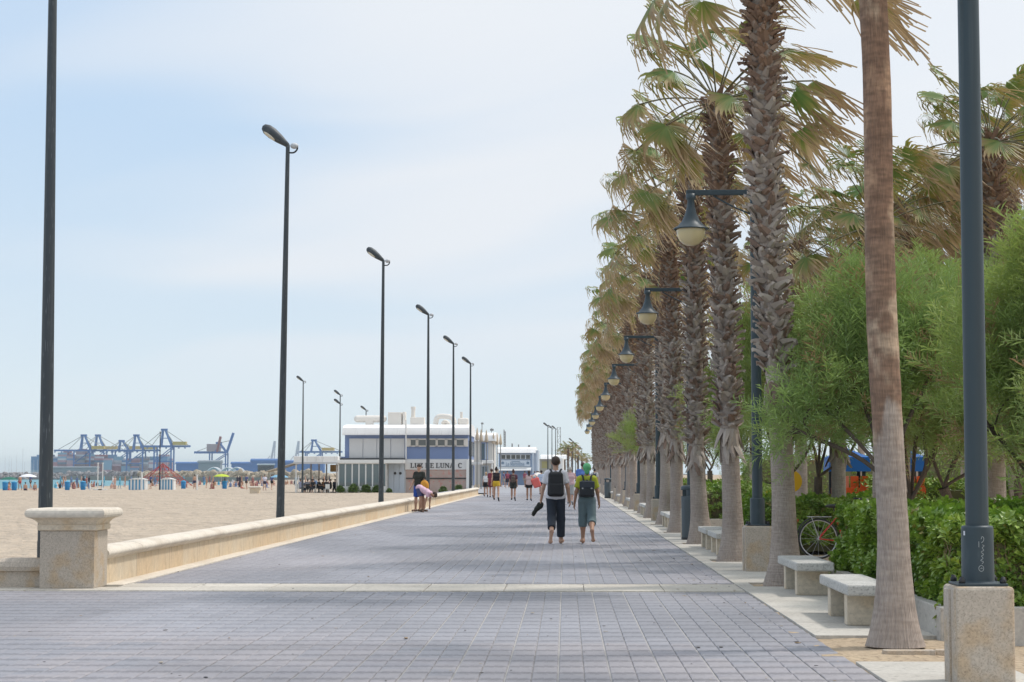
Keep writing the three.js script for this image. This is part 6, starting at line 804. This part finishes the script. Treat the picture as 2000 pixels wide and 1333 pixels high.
  // sunbathers: a few that can be told apart, then the crowd along the water
  const bath = [[44, 203, 'sitting before the white parasol', true], [33, 205, 'leaning beside the blue bin at the left', false], [54, 206, 'standing dark haired right of the white parasol', false], [63, 204, 'sitting low near the thick lamp post', true], [11, 203, 'sitting under the green parasol', true], [292, 216, 'standing on the cabin deck', false], [378, 214, 'walking right of the cabins', false], [415, 222, 'sitting left of the lime parasol', true], [480, 210, 'walking toward the planter', false], [516, 196, 'in white walking past the planter', false], [470, 230, 'sitting far near the white arches', true], [530, 205, 'walking left of the lamp post', false]];
  bath.forEach(([x, d, l, sitp], i) => person(`beach visitor ${l}`, [onB(x, d)[0], -0.33, -d], i * 1.1, { cell: 0.05, skin: i % 3, group: 'people on the beach', h: 1.66, ...(sitp ? { L: [1.45, 1.0, 0], R: [1.3, 1.2, 0], sit: 0.82 } : {}), ...(i % 3 === 2 || i === 9 ? { shirt: { c: i === 9 ? [0.6, 0.6, 0.7] : [0.1, 0.12, 0.25], sleeve: 0.7 } } : {}), pants: { c: [[0.05, 0.05, 0.1], [0.5, 0.1, 0.1], [0.02, 0.02, 0.02]][i % 3], to: 0.5, name: 'shorts' }, hair: { c: [0.04, 0.025, 0.02] } }));
  const R = rngOf(66), src = [person('x', [0, 0, 0], 0, { cell: 0.07, h: 1.65 }), person('x', [0, 0, 0], 0, { cell: 0.07, h: 1.65, L: [1.45, 1.0, 0], R: [1.3, 1.2, 0], sit: 0.82 })].map(q => { const g = q.t.children[0].geometry; scene.remove(q.t); return g; }); used.set('person', used.get('person') - 2);
  src.forEach((g, k) => { const cnt = k ? 170 : 46, im = new THREE.InstancedMesh(g, mat([1, 1, 1], 0.8), cnt), m = new THREE.Matrix4(), c = new THREE.Color(); for (let i = 0; i < cnt; i++) { const px = 104 + R() * 540 - (R() < 0.1 ? 100 : 0), d = 222 + R() * 70 + (px > 300 ? R() * 90 : 0); m.compose(V((px - 1104) / (F / d), -0.36, -d), new THREE.Quaternion().setFromAxisAngle(V(0, 1, 0), R() * 6.28), V(0.84, 0.84, 0.84)); im.setMatrixAt(i, m); im.setColorAt(i, c.setRGB(...[[0.48, 0.28, 0.2], [0.42, 0.24, 0.16], [0.12, 0.18, 0.32], [0.32, 0.14, 0.13], [0.6, 0.6, 0.62], [0.03, 0.03, 0.05], [0.10, 0.35, 0.5], [0.55, 0.35, 0.28]][Math.floor(R() * 8)])); } im.name = k ? 'seated_crowd' : 'standing_crowd'; tag(im, k ? 'far crowd of sunbathers sitting along the water' : 'far crowd of bathers standing along the water', 'crowd', null, 'stuff'); im.castShadow = true; scene.add(im); });
}
scene.fog = new THREE.FogExp2(0xd9e6ee, 0.0001);
renderer.setSize(1024, 682); renderer.render(scene, camera);
